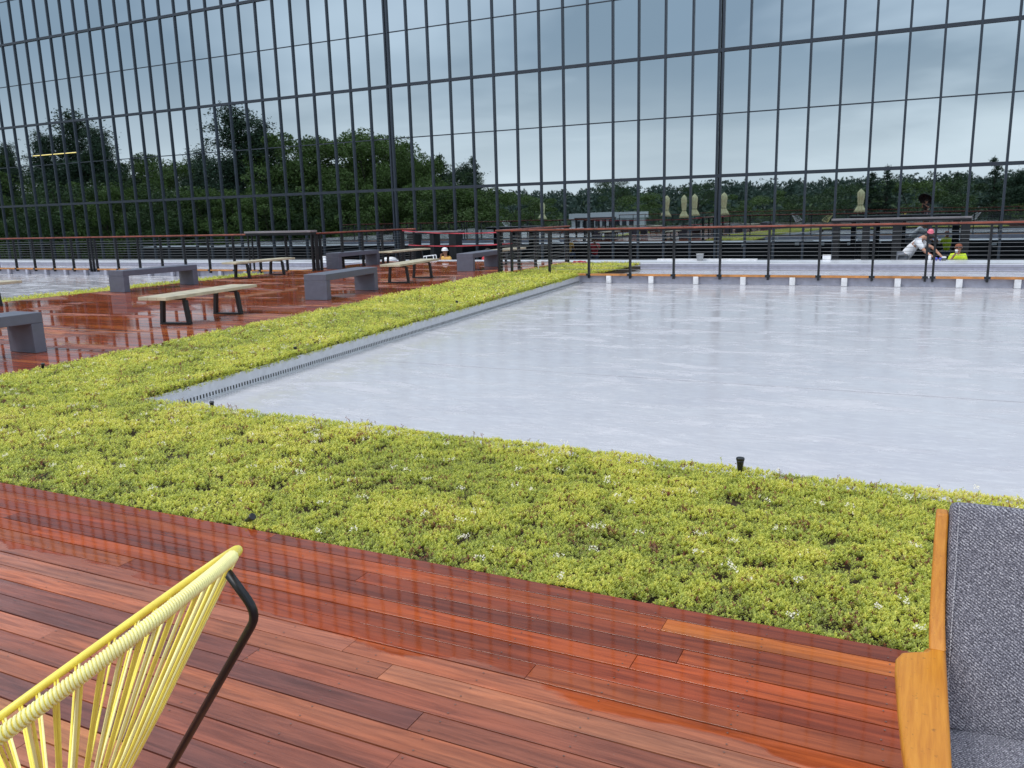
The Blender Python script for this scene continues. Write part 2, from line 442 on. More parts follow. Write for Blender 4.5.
# ------------------------------------------------------------------ GLASS BUILDING
bld = thing('glass_building', (0, FY, 0), 'huge office building with a dark mirror glass facade of narrow panes behind the roof terrace', 'building')
S = 1.068; X0 = -.744; RH = 2.285; ZB = -1.824
ks = range(-54, 16)
def X(k): return X0+S*k
row_min = {0: (-49, 2), 1: (-49, 2), 2: (-49, 2), 3: (-49, 2), 4: (-49, -8), 5: (-48, -22), 6: (-45, -37)}
pane_me = MB().box(-S/2+.02, S/2-.02, 0, .03, -RH/2+.02, RH/2-.02).mesh('pane')
pane_me.materials.append(glass)
st = MB()
npane = 0
for r in range(0, 10):
    for k in ks:
        xc = X(k)+S/2; zcn = ZB+RH*(r+.5)
        if r in row_min and row_min[r][0] <= k <= row_min[r][1] and npane < 300:
            o = link('glass_pane', pane_me, None, bld, (xc, 0, zcn)); npane += 1
            o.rotation_euler = (random.gauss(0, .0006), random.gauss(0, .0004), random.gauss(0, .0009))
        else:
            a, b = random.gauss(0, .0006), random.gauss(0, .0009)
            mt = Matrix.Translation((xc, 0, zcn)) @ Matrix.Rotation(a, 4, 'X') @ Matrix.Rotation(b, 4, 'Z')
            st.box(-S/2+.02, S/2-.02, 0, .03, -RH/2+.02, RH/2-.02, mt)
so = st.build('glass_panes', glass_up, bld); so['kind'] = 'stuff'
ZT = ZB+RH*10
fin = MB().box(-.039, .039, -.075, .035, ZB, ZT).mesh('mullion'); fin.materials.append(fin_mat)
for k in ks:
    if k in (-6, -20, 8):
        for dx in (-.075, .075):
            link('mullion', fin, None, bld, (X(k)+dx, 0, 0))
    else: link('mullion', fin, None, bld, (X(k), 0, 0))
xa, xb = X(-54)-.2, X(15)+.3
for r in range(0, 11):
    z = ZB+RH*r; thick = (r % 2 == 0)
    w, d = (.062, .07) if thick else (.022, .02)
    MB().box(xa, xb, -d, .04, z-w, z+w).build('transom', transom_mat, bld)
MB().box(xa, xb, .05, 24, ZB-4, ZT+.2).build('building_core', core_mat, bld)
MB().box(xa, xb, -.03, .06, ZB-4, ZB-.07).build('base_wall', black_wall, bld)
MB().box(xa-.1, xb+.1, -.2, 24.2, ZT+.2, ZT+.9).build('parapet', fin_mat, bld)

# ------------------------------------------------------------------ RAILINGS
simple('kick_board', (.40, .405, .48), .5)
def railing(label, posts, fixed, axis, cap=(.0, 0), group='steel cable railings round the roof', beams=True, pedestals=None, ped_mat='white_plastic'):
    """posts: coordinates along axis ('x' or 'y'); fixed: the other coordinate"""
    posts = sorted(posts); a, b = posts[0], posts[-1]
    if cap == (0, 0): cap = (a-.06, b+.06)
    ori = (a, fixed, 0) if axis == 'x' else (fixed, a, 0)
    t = thing('railing', ori, label, 'railing', group)
    def bx(u0, u1, v0, v1, z0, z1):
        mb = MB()
        return mb.box(u0-a, u1-a, v0, v1, z0, z1) if axis == 'x' else mb.box(v0, v1, u0-a, u1-a, z0, z1)
    pm = (MB().box(-.022, .022, -.04, .04, -.1, 1.06) if axis == 'x' else MB().box(-.04, .04, -.022, .022, -.1, 1.06))
    pm.box(-.055, .055, -.055, .055, -.03, .012)
    pm = pm.mesh('post'); pm.materials.append(black_metal)
    for p in posts:
        link('post', pm, None, t, ((p-a, 0, 0) if axis == 'x' else (0, p-a, 0)))
    bx(cap[0], cap[1], -.065, .065, 1.075, 1.115).build('top_rail', cap_mat, t, bevel=.006)
    bx(cap[0], cap[1], -.02, .02, 1.045, 1.074).build('top_flat_bar', black_metal, t)
    for i in range(11):
        z = .115+i*.083
        p0 = (0, 0, z); p1 = ((b-a, 0, z) if axis == 'x' else (0, b-a, z))
        MB().tube([p0, p1], .0048, 5).build('cable', cable_mat, t)
    if beams:
        # timber beam laid in lengths between the posts
        for q0, q1 in zip(posts[:-1], posts[1:]):
            if q1-q0 < .3: continue
            bx(q0+.06, q1-.06, -.07, .07, -.032, .012).build('beam', beam_mat, t)
    if pedestals:
        for q in pedestals:
            bx(q-.06, q+.06, -.075, .03, ZM+.002, -.034).build('pedestal', MATS[ped_mat], t, bevel=.008)
        bx(cap[0], cap[1], .045, .068, ZM+.002, -.034).build('kick_board', MATS['kick_board'], t)
    return t
RP = [-9.8, -9.43, -8.37, -7.31, -6.25, -5.18, -4.10, -3.02, -1.95, -.87, .15, .29, 1.28, 2.35, 3.42, 4.49, 5.56, 6.6, 7.7]
railing('black cable railing with red-brown cap along the far side of the big roof area', RP, 19.3, 'x',
        pedestals=[(RP[i]+RP[i+1])/2 + .0 for i in range(1, len(RP)-1) if RP[i+1]-RP[i] > .3])
LP = [-16.07, -16.23] + [-17.25-1.063*i for i in range(9)] + [-25.99-.1, -25.83-.1] + [-26.98-1.063*i for i in range(9)]
railing('black cable railing with red cap running off to the left beyond the benches', LP, 19.75, 'x',
        pedestals=[-16.8-1.063*i for i in range(18)], ped_mat='kick_board')
railing('short railing on the left side of the deck bay beyond the benches', [19.9, 20.95, 22.0, 23.1, 24.25], -16.07, 'y', beams=False)
railing('short railing closing the end of the deck bay behind the wooden bench', [-15.98, -15.55], 24.25, 'x', beams=False)
railing('short railing running away from the corner post beside the sedum patch', [19.42, 20.5, 21.6, 22.7, 23.9, 24.05], -9.8, 'y')

# ------------------------------------------------------------------ BAR COUNTERS
def bar_counter(label, x0, x1, y, ztop, legs, depth=.62, base=-.05, thin=False):
    t = thing('bar_counter', ((x0+x1)/2, y, base), label, 'counter', 'bar height counters by the railings')
    cx_ = (x0+x1)/2; h = ztop-base
    MB().box(x0-cx_, x1-cx_, -depth/2, depth/2, h-.055, h).build('counter_top', tabletop_grey, t, bevel=.004)
    MB().box(x0-cx_+.02, x1-cx_-.02, -depth/2+.03, depth/2-.03, h-.115, h-.057).build('frame', black_metal, t)
    for l0, l1 in legs:
        if thin:
            for yy in (-depth/2+.05, depth/2-.08): MB().box(l0-cx_, l1-cx_, yy, yy+.04, 0, h-.117).build('leg', black_metal, t)
            continue
        MB().box(l0-cx_, l1-cx_, -depth/2+.06, depth/2-.06, .0, h-.117).build('leg', black_metal, t)
    return t
def far_counter(label, px0, px1, ytop, cols, Y=29.2):
    g = lambda q: on_y(q, ytop+10, Y).x
    bar_counter(label, g(px0), g(px1), Y, on_y((px0+px1)/2, ytop, Y).z, [(g(a), g(b)) for a, b in cols], base=-1.1)
far_counter('long black bar counter with panel legs behind the worker in the white shirt', 832, 971, 217.5, [(834, 840), (863, 870), (893, 902), (961, 970)])
far_counter('dark bar counter with panel legs standing behind the two strands of red tape', 404, 462, 231, [(412, 418), (433, 437), (452, 459)])
bar_counter('grey bar counter built onto the railing left of the grey benches', -18.5, -15.95, 19.5, 1.19,
            [(-18.45, -18.41), (-16.02, -15.98)], depth=.30, base=0, thin=True)

# ------------------------------------------------------------------ BENCHES
def grey_bench(x, y, L, label, rz=0):
    t = thing('grey_bench', (x, y, 0), label, 'bench', 'grey slab benches on the wet deck', math.radians(rz))
    w = .24; h = .485
    MB().box(-w, w, 0, L, h-.125, h).build('seat', bench_grey, t, bevel=.006)
    for a, b in ((0, .15), (L-.15, L)):
        MB().box(-w, w, a, b, .002, h-.127).build('leg', bench_grey, t, bevel=.004)
    return t
grey_bench(-9.75, 4.3, 2.15, 'grey slab bench cut off by the left edge of the photo')
grey_bench(-16.2, 12.85, 2.15, 'grey slab bench behind the nearest pale wooden bench on the left')
grey_bench(-10.2, 12.4, 2.1, 'nearest of the two grey slab benches left of the wooden bench in the middle', 8)
grey_bench(-16.05, 20.4, 2.15, 'grey slab bench standing furthest back beside the end of the bar counter')
grey_bench(-11.1, 19.8, 2.15, 'grey slab bench nearest to the railing corner and the red tape', 6)
def wood_bench(x, y, L, label, rz=0):
    t = thing('wooden_bench', (x, y, 0), label, 'bench', 'pale wooden benches with black frame legs', math.radians(rz))
    w = .25; h = .455
    for i in range(3):
        MB().box(-w+i*.1675, -w+i*.1675+.163, 0, L, h-.05, h).build('slat', wood_pale, t, bevel=.004)
    for yy in (.45, L-.5):
        MB().box(-.2, .2, yy-.03, yy+.03, h-.085, h-.052).build('leg_bracket', black_metal, t)
        for s in (-1, 1):
            M4 = Matrix(((1, 0, s*-.12, s*.245), (0, 1, 0, 0), (0, 0, 1, 0), (0, 0, 0, 1)))
            MB().box(-.025, .025, yy-.035, yy+.035, .032, h-.087, M4).build('leg', black_metal, t)
        MB().box(-.27, .27, yy-.035, yy+.035, .003, .03).build('foot_bar', black_metal, t)
    return t
wood_bench(-9.95, 8.45, 2.2, 'nearest pale wooden bench with black trapezoid legs on the reflecting deck', 8)
wood_bench(-10.75, 15.7, 2.35, 'pale wooden bench right of the two grey slab benches', 9)
wood_bench(-16.2, 16.3, 2.3, 'pale wooden bench in front of the grey bar counter')
wood_bench(-16.35, 8.3, 2.3, 'wooden bench of which only one black leg shows at the left edge')
wood_bench(-15.1, 21.85, 2.3, 'pale wooden bench at the far end of the deck bay before the red tape')
wood_bench(-11.55, 22.3, 1.9, 'pale wooden bench far back behind the railing corner post')

# ------------------------------------------------------------------ SEDUM BEDS
def sprigs(xy, scale, tint, base_z, nleaf, flower=None):
    n = len(xy); out = np.zeros((n, nleaf, 4, 3), np.float32)
    hgt = scale*rng.uniform(.8, 1.5, n)
    for j in range(nleaf):
        lev = (j+.5)/nleaf
        an = j*2.4+rng.uniform(0, 6.28, n)*.15+np.arange(n)*1.7
        ln = scale*(.85-.45*lev)*rng.uniform(.8, 1.2, n)
        up = .25+.9*lev+rng.uniform(-.2, .2, n)
        wd = ln*.42
        dx, dy = np.cos(an), np.sin(an)
        cz = base_z+hgt*lev
        ox = xy[:, 0]; oy = xy[:, 1]
        tipx = ox+dx*ln; tipy = oy+dy*ln; tipz = cz+ln*up*.7
        mx_ = ox+dx*ln*.55; my_ = oy+dy*ln*.55; mz_ = cz+ln*up*.35
        out[:, j, 0] = np.stack([ox, oy, cz-.002], 1)
        out[:, j, 1] = np.stack([mx_-dy*wd, my_+dx*wd, mz_+.1*wd], 1)
        out[:, j, 2] = np.stack([tipx, tipy, tipz], 1)
        out[:, j, 3] = np.stack([mx_+dy*wd, my_-dx*wd, mz_+.1*wd], 1)
    t = np.repeat(tint[:, None], nleaf, 1)+rng.uniform(-.11, .11, (n, nleaf))*(tint[:, None] < .94)*(tint[:, None] > .13)
    return out.reshape(-1, 4, 3), np.clip(t, 0, 1).reshape(-1)
def near_e(x): return 4.73-.030*(x-.5)
def edge_r(y): return -6.18-.096*(y-4.8)
def edge_l(y): return -8.22-.0925*(y-3.0)
def sedum_bed(name, label, rects, soil_z=-.11, slant=False):
    """rects: (x0,x1,y0,y1,density per m2,sprig size,leaves)"""
    VV = []; TT = []
    for (x0, x1, y0, y1, dens, sz, nl) in rects:
        n = int((x1-x0)*(y1-y0)*dens)
        xy = np.stack([rng.uniform(x0, x1, n), rng.uniform(y0, y1, n)], 1)
        if slant and y0 < 3: xy[:, 1] = y0+(xy[:, 1]-y0)*(near_e(xy[:, 0])-y0)/(y1-y0)
        if slant:
            f_ = (xy[:, 0]-x0)/(x1-x0); xl = edge_l(xy[:, 1]) if x0 < -8 else x0+0*f_; xr = edge_r(xy[:, 1])+.03 if abs(x1+6.05) < .01 else x1+0*f_
            xy[:, 0] = xl+f_*(xr-xl)
        big = vnoise(xy[:, 0]*1.7, xy[:, 1]*1.7, 1); mid = vnoise(xy[:, 0]*5.5+9, xy[:, 1]*5.5, 2); sm = vnoise(xy[:, 0]*14, xy[:, 1]*14, 3)
        gap = (mid*.45+sm*.55)
        keep = rng.uniform(0, 1, n) < np.clip((gap-.20)*6, .14, 1)
        if slant and y0 < 3: keep |= xy[:, 1] > near_e(xy[:, 0])-.32
        xy, big, mid, sm, gap = xy[keep], big[keep], mid[keep], sm[keep], gap[keep]; n = len(xy)
        tone = .355+.30*big+.30*(mid-.5)+.26*(sm-.5)+rng.normal(0, .11, n)
        tone = np.clip(tone, .15, .92)
        red = (vnoise(xy[:, 0]*7+5, xy[:, 1]*7, 6) > .86) & (rng.uniform(0, 1, n) < .3) | (rng.uniform(0, 1, n) < .035)
        tone[red] = rng.uniform(.0, .12, red.sum())
        bz = soil_z+.002+.030*np.clip(gap*1.3, 0, 1)+.016*big+rng.uniform(0, .010, n)
        q, t = sprigs(xy, sz*rng.uniform(.7, 1.35, n), tone, bz, nl); VV.append(q); TT.append(t)
        if slant and abs(x1+6.05) < .01:      # plants spilling over the metal edging
            ne = int((y1-y0)*dens*.14); ye = rng.uniform(y0, y1, ne); xe_ = edge_r(ye)+rng.uniform(-.10, .05, ne)
            q, t = sprigs(np.stack([xe_, ye], 1), sz*rng.uniform(.7, 1.3, ne), np.clip(rng.normal(.5, .14, ne), .15, .9), np.full(ne, soil_z)+rng.uniform(-.03, .03, ne), nl); VV.append(q); TT.append(t)
        # small white flower heads in loose clusters
        nf = int((x1-x0)*(y1-y0)*9); c = np.stack([rng.uniform(x0, x1, nf), rng.uniform(y0, y1, nf)], 1)
        c = np.repeat(c, 5, 0)+rng.normal(0, .016, (nf*5, 2)); c = c[(c[:, 0] > (edge_l(c[:, 1]) if slant and x0 < -8 else x0)) & (c[:, 0] < (edge_r(c[:, 1]) if slant and abs(x1+6.05) < .01 else x1)) & (c[:, 1] > y0) & (c[:, 1] < y1)]
        q, t = sprigs(c, np.full(len(c), max(.014, sz*.5)), np.full(len(c), .985), np.full(len(c), soil_z+.066), 4); VV.append(q); TT.append(t)
    o = quads_mesh(name, np.concatenate(VV), np.concatenate(TT), sedum_m)
    tag(o, label, 'sedum', None, 'stuff')
    return o
NEAR_E = 4.86; SZ = -.052
soil = MB(); 
soil.prism([(edge_l(2.905)+.005, 2.905), (13.9, 2.905), (13.9, near_e(13.9)), (edge_r(4.9)-.01, near_e(-5.9)), (edge_r(19.2)-.01, 19.2), (edge_l(19.2)+.005, 19.2)], ZM-.05, SZ)
tag(soil.build('growing_bed', soil_mat), kind='structure')
sedum_bed('sedum_planting', 'low yellow-green sedum carpet with tiny white flowers bordering the pale roof on two sides',
          [(-8.55, -3.2, 2.91, 4.86, 4000, .018, 7), (-3.2, 1.6, 2.91, 4.88, 8200, .0135, 8), (1.6, 5, 2.91, 4.86, 1000, .03, 5),
           (-8.55, -6.05, 4.86, 8.0, 2300, .025, 6), (-8.55, -6.05, 8.0, 12.5, 1300, .033, 5), (-8.55, -6.05, 12.5, 19.15, 700, .048, 5)], SZ, True)
slab('far_growing_bed', -17.9, -16.92, 3, 18.6, ZM-.05, -.105, soil_mat)
sedum_bed('sedum_planting', 'thin strip of sedum along the far left edge of the wooden deck', [(-17.88, -16.93, 8.5, 18.6, 520, .055, 5)])
slab('bay_growing_bed', -9.7, -7.45, 19.9, 24.0, ZM-.05, -.115, soil_mat)
sedum_bed('sedum_planting', 'small sedum patch behind the railing near the red tape coil', [(-9.65, -7.42, 19.95, 23.95, 900, .055, 5)])

# metal edging with drain slots
edging = thing('metal_edging', (edge_r(4.9)+.0, 4.9, ZM), 'perforated grey metal edging along the left side of the pale roof', 'edging', None, math.atan(.096))
MB().box(-.006, .006, 0, 14.6, .004, .165).build('edging_plate', edge_mat, edging)
MB().box(-.006, .055, .0, 14.6, .001, .006).build('edging_foot', edge_mat, edging)
sl = MB()
for i in range(320): sl.box(.0065, .0085, .05+i*.045, .05+i*.045+.016, .012, .05)
o = sl.build('drain_slots', slot_mat, edging); o['kind'] = 'stuff'
edging2 = thing('metal_edging', (-5.93, near_e(-5.93), ZM), 'grey metal edging behind the near sedum bed, mostly hidden by plants', 'edging', None, math.atan(-.030))
MB().box(0, 19.8, -.006, .006, .004, .08).build('edging_plate', edge_mat, edging2)
edging3 = thing('metal_edging', (-17.93, 3, ZM), 'pale metal edging of the far left sedum strip', 'edging')
MB().box(-.006, .006, 0, 15.6, .004, .15).build('edging_plate', edge_mat, edging3)
for z_, nm in ((0, 0),):
    # a few taller seed stalks sticking out along the far edge of the near bed
    stk = []; stt = []
    for i in range(120):
        x = random.uniform(-5.9, 1.5); y = near_e(x)-random.uniform(0, .3) if i < 80 else random.uniform(3, 4.8); h = random.uniform(.03, .07)
        a = random.uniform(0, PI); dx, dy = math.cos(a)*.0018, math.sin(a)*.0018
        zb = -.01; lx, ly = random.uniform(-.01, .01), random.uniform(-.01, .01)
        stk.append([(x-dx, y-dy, zb), (x+dx, y+dy, zb), (x+lx+dx, y+ly+dy, zb+h), (x+lx-dx, y+ly-dy, zb+h)]); stt.append(random.choice([.05, .1, .4]))
        for q in range(4):
            a = random.uniform(0, 6.28); r = .009
            cx_, cy_, cz_ = x+lx, y+ly, zb+h-q*.005
            stk.append([(cx_, cy_, cz_), (cx_+r*math.cos(a)-.003, cy_+r*math.sin(a), cz_+.004), (cx_+r*1.3*math.cos(a), cy_+r*1.3*math.sin(a), cz_+.008), (cx_+r*math.cos(a)+.003, cy_+r*math.sin(a)+.003, cz_+.004)]); stt.append(stt[-1])
    so_ = quads_mesh('seed_stalks', np.array(stk), stt, sedum_m); tag(so_, 'thin seed stalks rising out of the near sedum', 'stalks', None, 'stuff')

# ------------------------------------------------------------------ SPRINKLERS
def sprinkler(p, label, tilt=(0, 0), sc=1.0, zb=-.12):
    t = thing('sprinkler', (p[0], p[1], zb), label, 'sprinkler', 'black pop-up sprinklers in the sedum'); t.scale = (sc,)*3
    t.rotation_euler = (tilt[0], tilt[1], 0)
    MB().lathe([(.016, 0), (.016, .10), (.0165, .13), (.021, .165), (.023, .176)], 16).build('body', black_plastic, t, smooth=True)
    MB().lathe([(.024, .176), (.025, .179), (.025, .188), (.022, .191), (.006, .1905)], 16).build('cap', black_plastic, t)
    return t
sprinkler((-.86, 4.74), 'upright black sprinkler at the edge of the pale roof near the middle right')
sprinkler((-5.25, 4.95), 'small black sprinkler at the corner of the metal edging', (.15, .1), .8)
sprinkler((-6.5, 7.5), 'black sprinkler beside the slotted edging halfway along', (.1, -.15), .85)
sprinkler((-7.1, 12.3), 'black sprinkler in the sedum near the far railing corner', (0, .1), 1.0)
sprinkler((-9.15, 14.4), 'black sprinkler at the left deck edge below the grey bench', (0, .3), .9)
sprinkler((-3.04, 2.97), 'fallen black sprinkler head at the near deck edge', (.2, 1.0), .75, -.03)
sprinkler((-8.4, 5.6), 'black sprinkler at the deck edge near the left border', (0, .3), .8, -.08)

# ------------------------------------------------------------------ THINGS ON THE LEDGE
ZL = -.05
def tg(mb, name, mat, label, cat, loc, group=None, **k):
    o = mb.build(name, mat, loc=loc, **k); return tag(o, label, cat, group)
p0 = on_y(657, 262, 25.75).x; p1 = on_y(757, 262, 25.75).x
tg(MB().box(0, p1-p0, -.06, .06, 0, .045), 'foam_board', white_mat, 'long white foam strip lying on the ledge behind the railing', 'board', (p0, 25.8, ZL), bevel=.008)
tg(MB().lathe([(.09, 0), (.11, .2), (.12, .205), (.12, .215), (.105, .215), (.09, .02)], 18), 'bucket', simple('grey_bucket', (.45, .46, .47), .4), 'grey bucket standing on the long white foam strip', 'bucket', (on_y(701, 262, 25.7).x, 25.55, ZL), smooth=True)
bx_ = thing('cardboard_box', (on_y(827, 260, 25.9).x, 25.82, ZL), 'white box on the ledge left of the white-shirted worker', 'box')
MB().box(-.11, .11, -.08, .08, 0, .16).build('carton', white_mat, bx_, bevel=.004); MB().box(-.112, .112, -.025, .025, .161, .163).build('tape', wood_pale, bx_)
bx_ = thing('cardboard_box', (on_y(326.5, 262, 25.5).x, 25.4, ZL), 'small white box on the ledge left of the far grey bench', 'box')
MB().box(-.09, .09, -.08, .08, 0, .17).build('carton', white_mat, bx_, bevel=.004); MB().box(-.092, .092, -.02, .02, .171, .173).build('tape', wood_pale, bx_)
def sack(x, y, w, label):
    mb = MB(); prof = [(.02, 0), (w, .01), (w*1.08, .05), (w*.9, .1), (w*.5, .135), (.02, .14)]
    mb.lathe(prof, 18, flute=.05); return tg(mb, 'white_sack', white_mat, label, 'sack', (x, y, ZL), smooth=True)
sack(on_y(391, 262, 25.4).x, 25.3, .26, 'slumped white sack on the ledge under the far wooden bench')
bt = thing('drink_bottle', (on_y(929.5, 261, 25.7).x, 25.8, ZL), 'small white bottle by the hands of the bending worker', 'bottle')
MB().lathe([(.035, 0), (.038, .01), (.038, .13), (.02, .16), (.015, .17)], 14).build('body', white_mat, bt, smooth=True); MB().lathe([(.017, .17), (.017, .19)], 12).build('cap', red_mat, bt)
gl = thing('work_gloves', (on_y(938, 262, 25.7).x, 25.7, ZL), 'crumpled blue gloves lying on the ledge between the two workers', 'gloves')
blue = simple('blue_glove', (.05, .07, .42), .5)
for s in (-1, 1):
    MB().tube([(s*.05, -.05, .02), (s*.04, 0, .05), (s*.06, .05, .03)], .03, 8, rs=[.02, .035, .02]).build('glove', blue, gl, smooth=True)
    for k in range(4): MB().tube([(s*.06+(k-1.5)*.014, .05, .03), (s*.07+(k-1.5)*.02, .10, .06+.01*k)], .009, 6).build('finger', blue, gl)
cp = thing('paint_pot', (on_y(943.7, 262, 25.7).x, 25.75, ZL), 'small dark pot with a white lid in front of the worker in yellow', 'pot')
MB().lathe([(.05, 0), (.055, .07)], 16).build('pot', simple('dark_pot', (.06, .07, .05), .5), cp); MB().lathe([(.058, .071), (.06, .1), (.03, .112)], 16).build('lid', white_mat, cp)
# square white fittings on the black fascia facing the glass, seen in its reflection
fx = MB().box(-.09, .09, 0, .05, -.06, .06).mesh('junction_box'); fx.materials.append(white_mat)
for i, (px, py) in enumerate([(797, 244), (822, 244), (849, 244), (879.5, 242), (940, 242.5), (994.5, 243.7), (744, 245)]):
    q = on_y(px, py, 40)
    o = link('junction_box', fx, None, None, (q.x, 26.032, q.z)); tag(o, 'small white junction box on the black wall, mirrored '+['left of the white cord chair legs','under the pale yellow cord chair','under the long bar counter','left of the bending worker','left of the worker in yellow','near the right edge of the photo','under the umbrella beside the double mullion'][i], 'junction box', 'white boxes on the black wall')
# red caution tape strands and coil
def tape(pts, label, w=.032):
    V = []
    pts = [Vector(p) for p in pts]
    mb = MB()
    for i, p in enumerate(pts):
        tw = .6*math.sin(i*1.3); dy = w*math.sin(tw)*.5; dz = w*math.cos(tw)*.5
        mb.v += [(p.x, p.y-dy, p.z-dz), (p.x, p.y+dy, p.z+dz), (p.x, p.y+dy+.003, p.z+dz), (p.x, p.y-dy+.003, p.z-dz)]
    for i in range(len(pts)-1):
        for k in range(4): mb.f.append((i*4+k, i*4+(k+1) % 4, i*4+4+(k+1) % 4, i*4+4+k))
    return tag(mb.build('caution_tape', red_mat, smooth=False), label, 'tape', 'strands of red caution tape')
def strand(a, b, sag, Ya, Yb, n=18):
    A = on_y(a[0], a[1], Ya); B = on_y(b[0], b[1], Yb)
    return [A.lerp(B, t)-Vector((0, 0, sag*4*t*(1-t))) for t in [i/n for i in range(n+1)]]
tape(strand((402, 230.5), (512, 231.5), .07, 24.1, 19.25), 'upper strand of red tape stretched across the end of the deck bay')
tape(strand((408, 245), (512, 243.5), .05, 24.1, 19.25), 'lower strand of red tape across the end of the deck bay')
tape(strand((512, 231), (556, 226.5), .03, 19.22, 24.0), 'red tape wound along the short side railing at the corner')
coil = thing('tape_coil', (on_y(583, 263, 23.9).x, 23.6, -.06), 'tangled red tape heap on the sedum patch behind the railing', 'tape')
for k in range(5):
    r = .30-.03*k
    MB().tube([(r*math.cos(a*.4+k), r*.55*math.sin(a*.4+k), .02+.02*k+.012*math.sin(a*1.7+k)) for a in range(16)], .018, 6, closed=True).build('loop', red_mat, coil)
tag_s = thing('stake', (on_y(539.5, 268, 21.5).x, 21.4, -.1), 'tiny white plastic stake leaning in front of the corner sedum patch', 'stake')
MB().tube([(0, 0, 0), (.03, 0, .26)], .014, 6).build('shaft', white_mat, tag_s); MB().box(-.02, .1, -.01, .01, .2, .28).build('flag', white_mat, tag_s)
# lit tube of the building
lt = M('lit_tube'); lt.set(Base_Color=(.9, .8, .3), Emission_Color=(1, .72, .2)); lt.b.inputs['Emission Strength'].default_value = .45
a_ = on_y(33, 156.0, FY-.03); b_ = on_y(76, 152.0, FY-.03)
lamp = thing('tube_light', (a_.x, FY-.03, a_.z), 'thin glowing yellow light tube in front of the mirrored dark trees at upper left', 'light')
MB().tube([(0, 0, 0), (b_.x-a_.x, 0, 0)], .022, 8).build('tube', lt.m, lamp)
MB().box(0, b_.x-a_.x, .005, .027, .023, .06).build('housing', fin_mat, lamp)

# ------------------------------------------------------------------ UMBRELLAS (behind the camera, mirrored in the glass)
def cafe_umbrella(px, ytop, ybot, Yv, label, wob=0):
    A = on_y(px, ytop, Yv); Bm = on_y(px, ybot, Yv); L = A.z-Bm.z
    t = thing('cafe_umbrella', (A.x, 2*FY-Yv, 0), label, 'umbrella', 'closed cream umbrellas on the terrace')
    z0 = Bm.z; z1 = A.z
    MB().lathe([(.025, 0), (.025, z1-.1)], 10).build('pole', black_metal, t)
    MB().lathe([(.28, 0), (.28, .06), (.04, .09), (.04, .3)], 18).build('base', black_metal, t)
    MB().lathe([(.44, z0), (.34, z0+.12*L), (.17, z0+.30*L), (.21, z0+.5*L), (.24, z0+.72*L), (.23, z0+.86*L), (.12, z0+.95*L), (.02, z1)], 48, flute=.16).build('canopy', canvas, t, smooth=True)
    MB().lathe([(.19, z0+.29*L), (.195, z0+.33*L)], 20).build('strap', simple('tie_strap', (.3, .25, .15), .8), t)
    MB().lathe([(.03, z1-.01), (.035, z1+.03), (.012, z1+.06)], 10).build('finial', wood_pale, t)
    t.rotation_euler = (wob*.4, wob, 0)
cafe_umbrella(667.5, 195.3, 216, 74, 'leftmost tall closed cream umbrella, leaning a little', .03)
cafe_umbrella(686, 194.5, 217, 80, 'thin closed cream umbrella left of the pair in the middle')
cafe_umbrella(695.5, 194.8, 216, 74, 'closed cream umbrella just right of the thin one')
cafe_umbrella(724.3, 193.6, 215.5, 74, 'closed cream umbrella next to the double mullion')
cafe_umbrella(860.5, 189, 212, 74, 'closed cream umbrella standing alone above the bar counter')
cafe_umbrella(541, 202, 219, 92, 'smallest closed umbrella, far left of the white building')

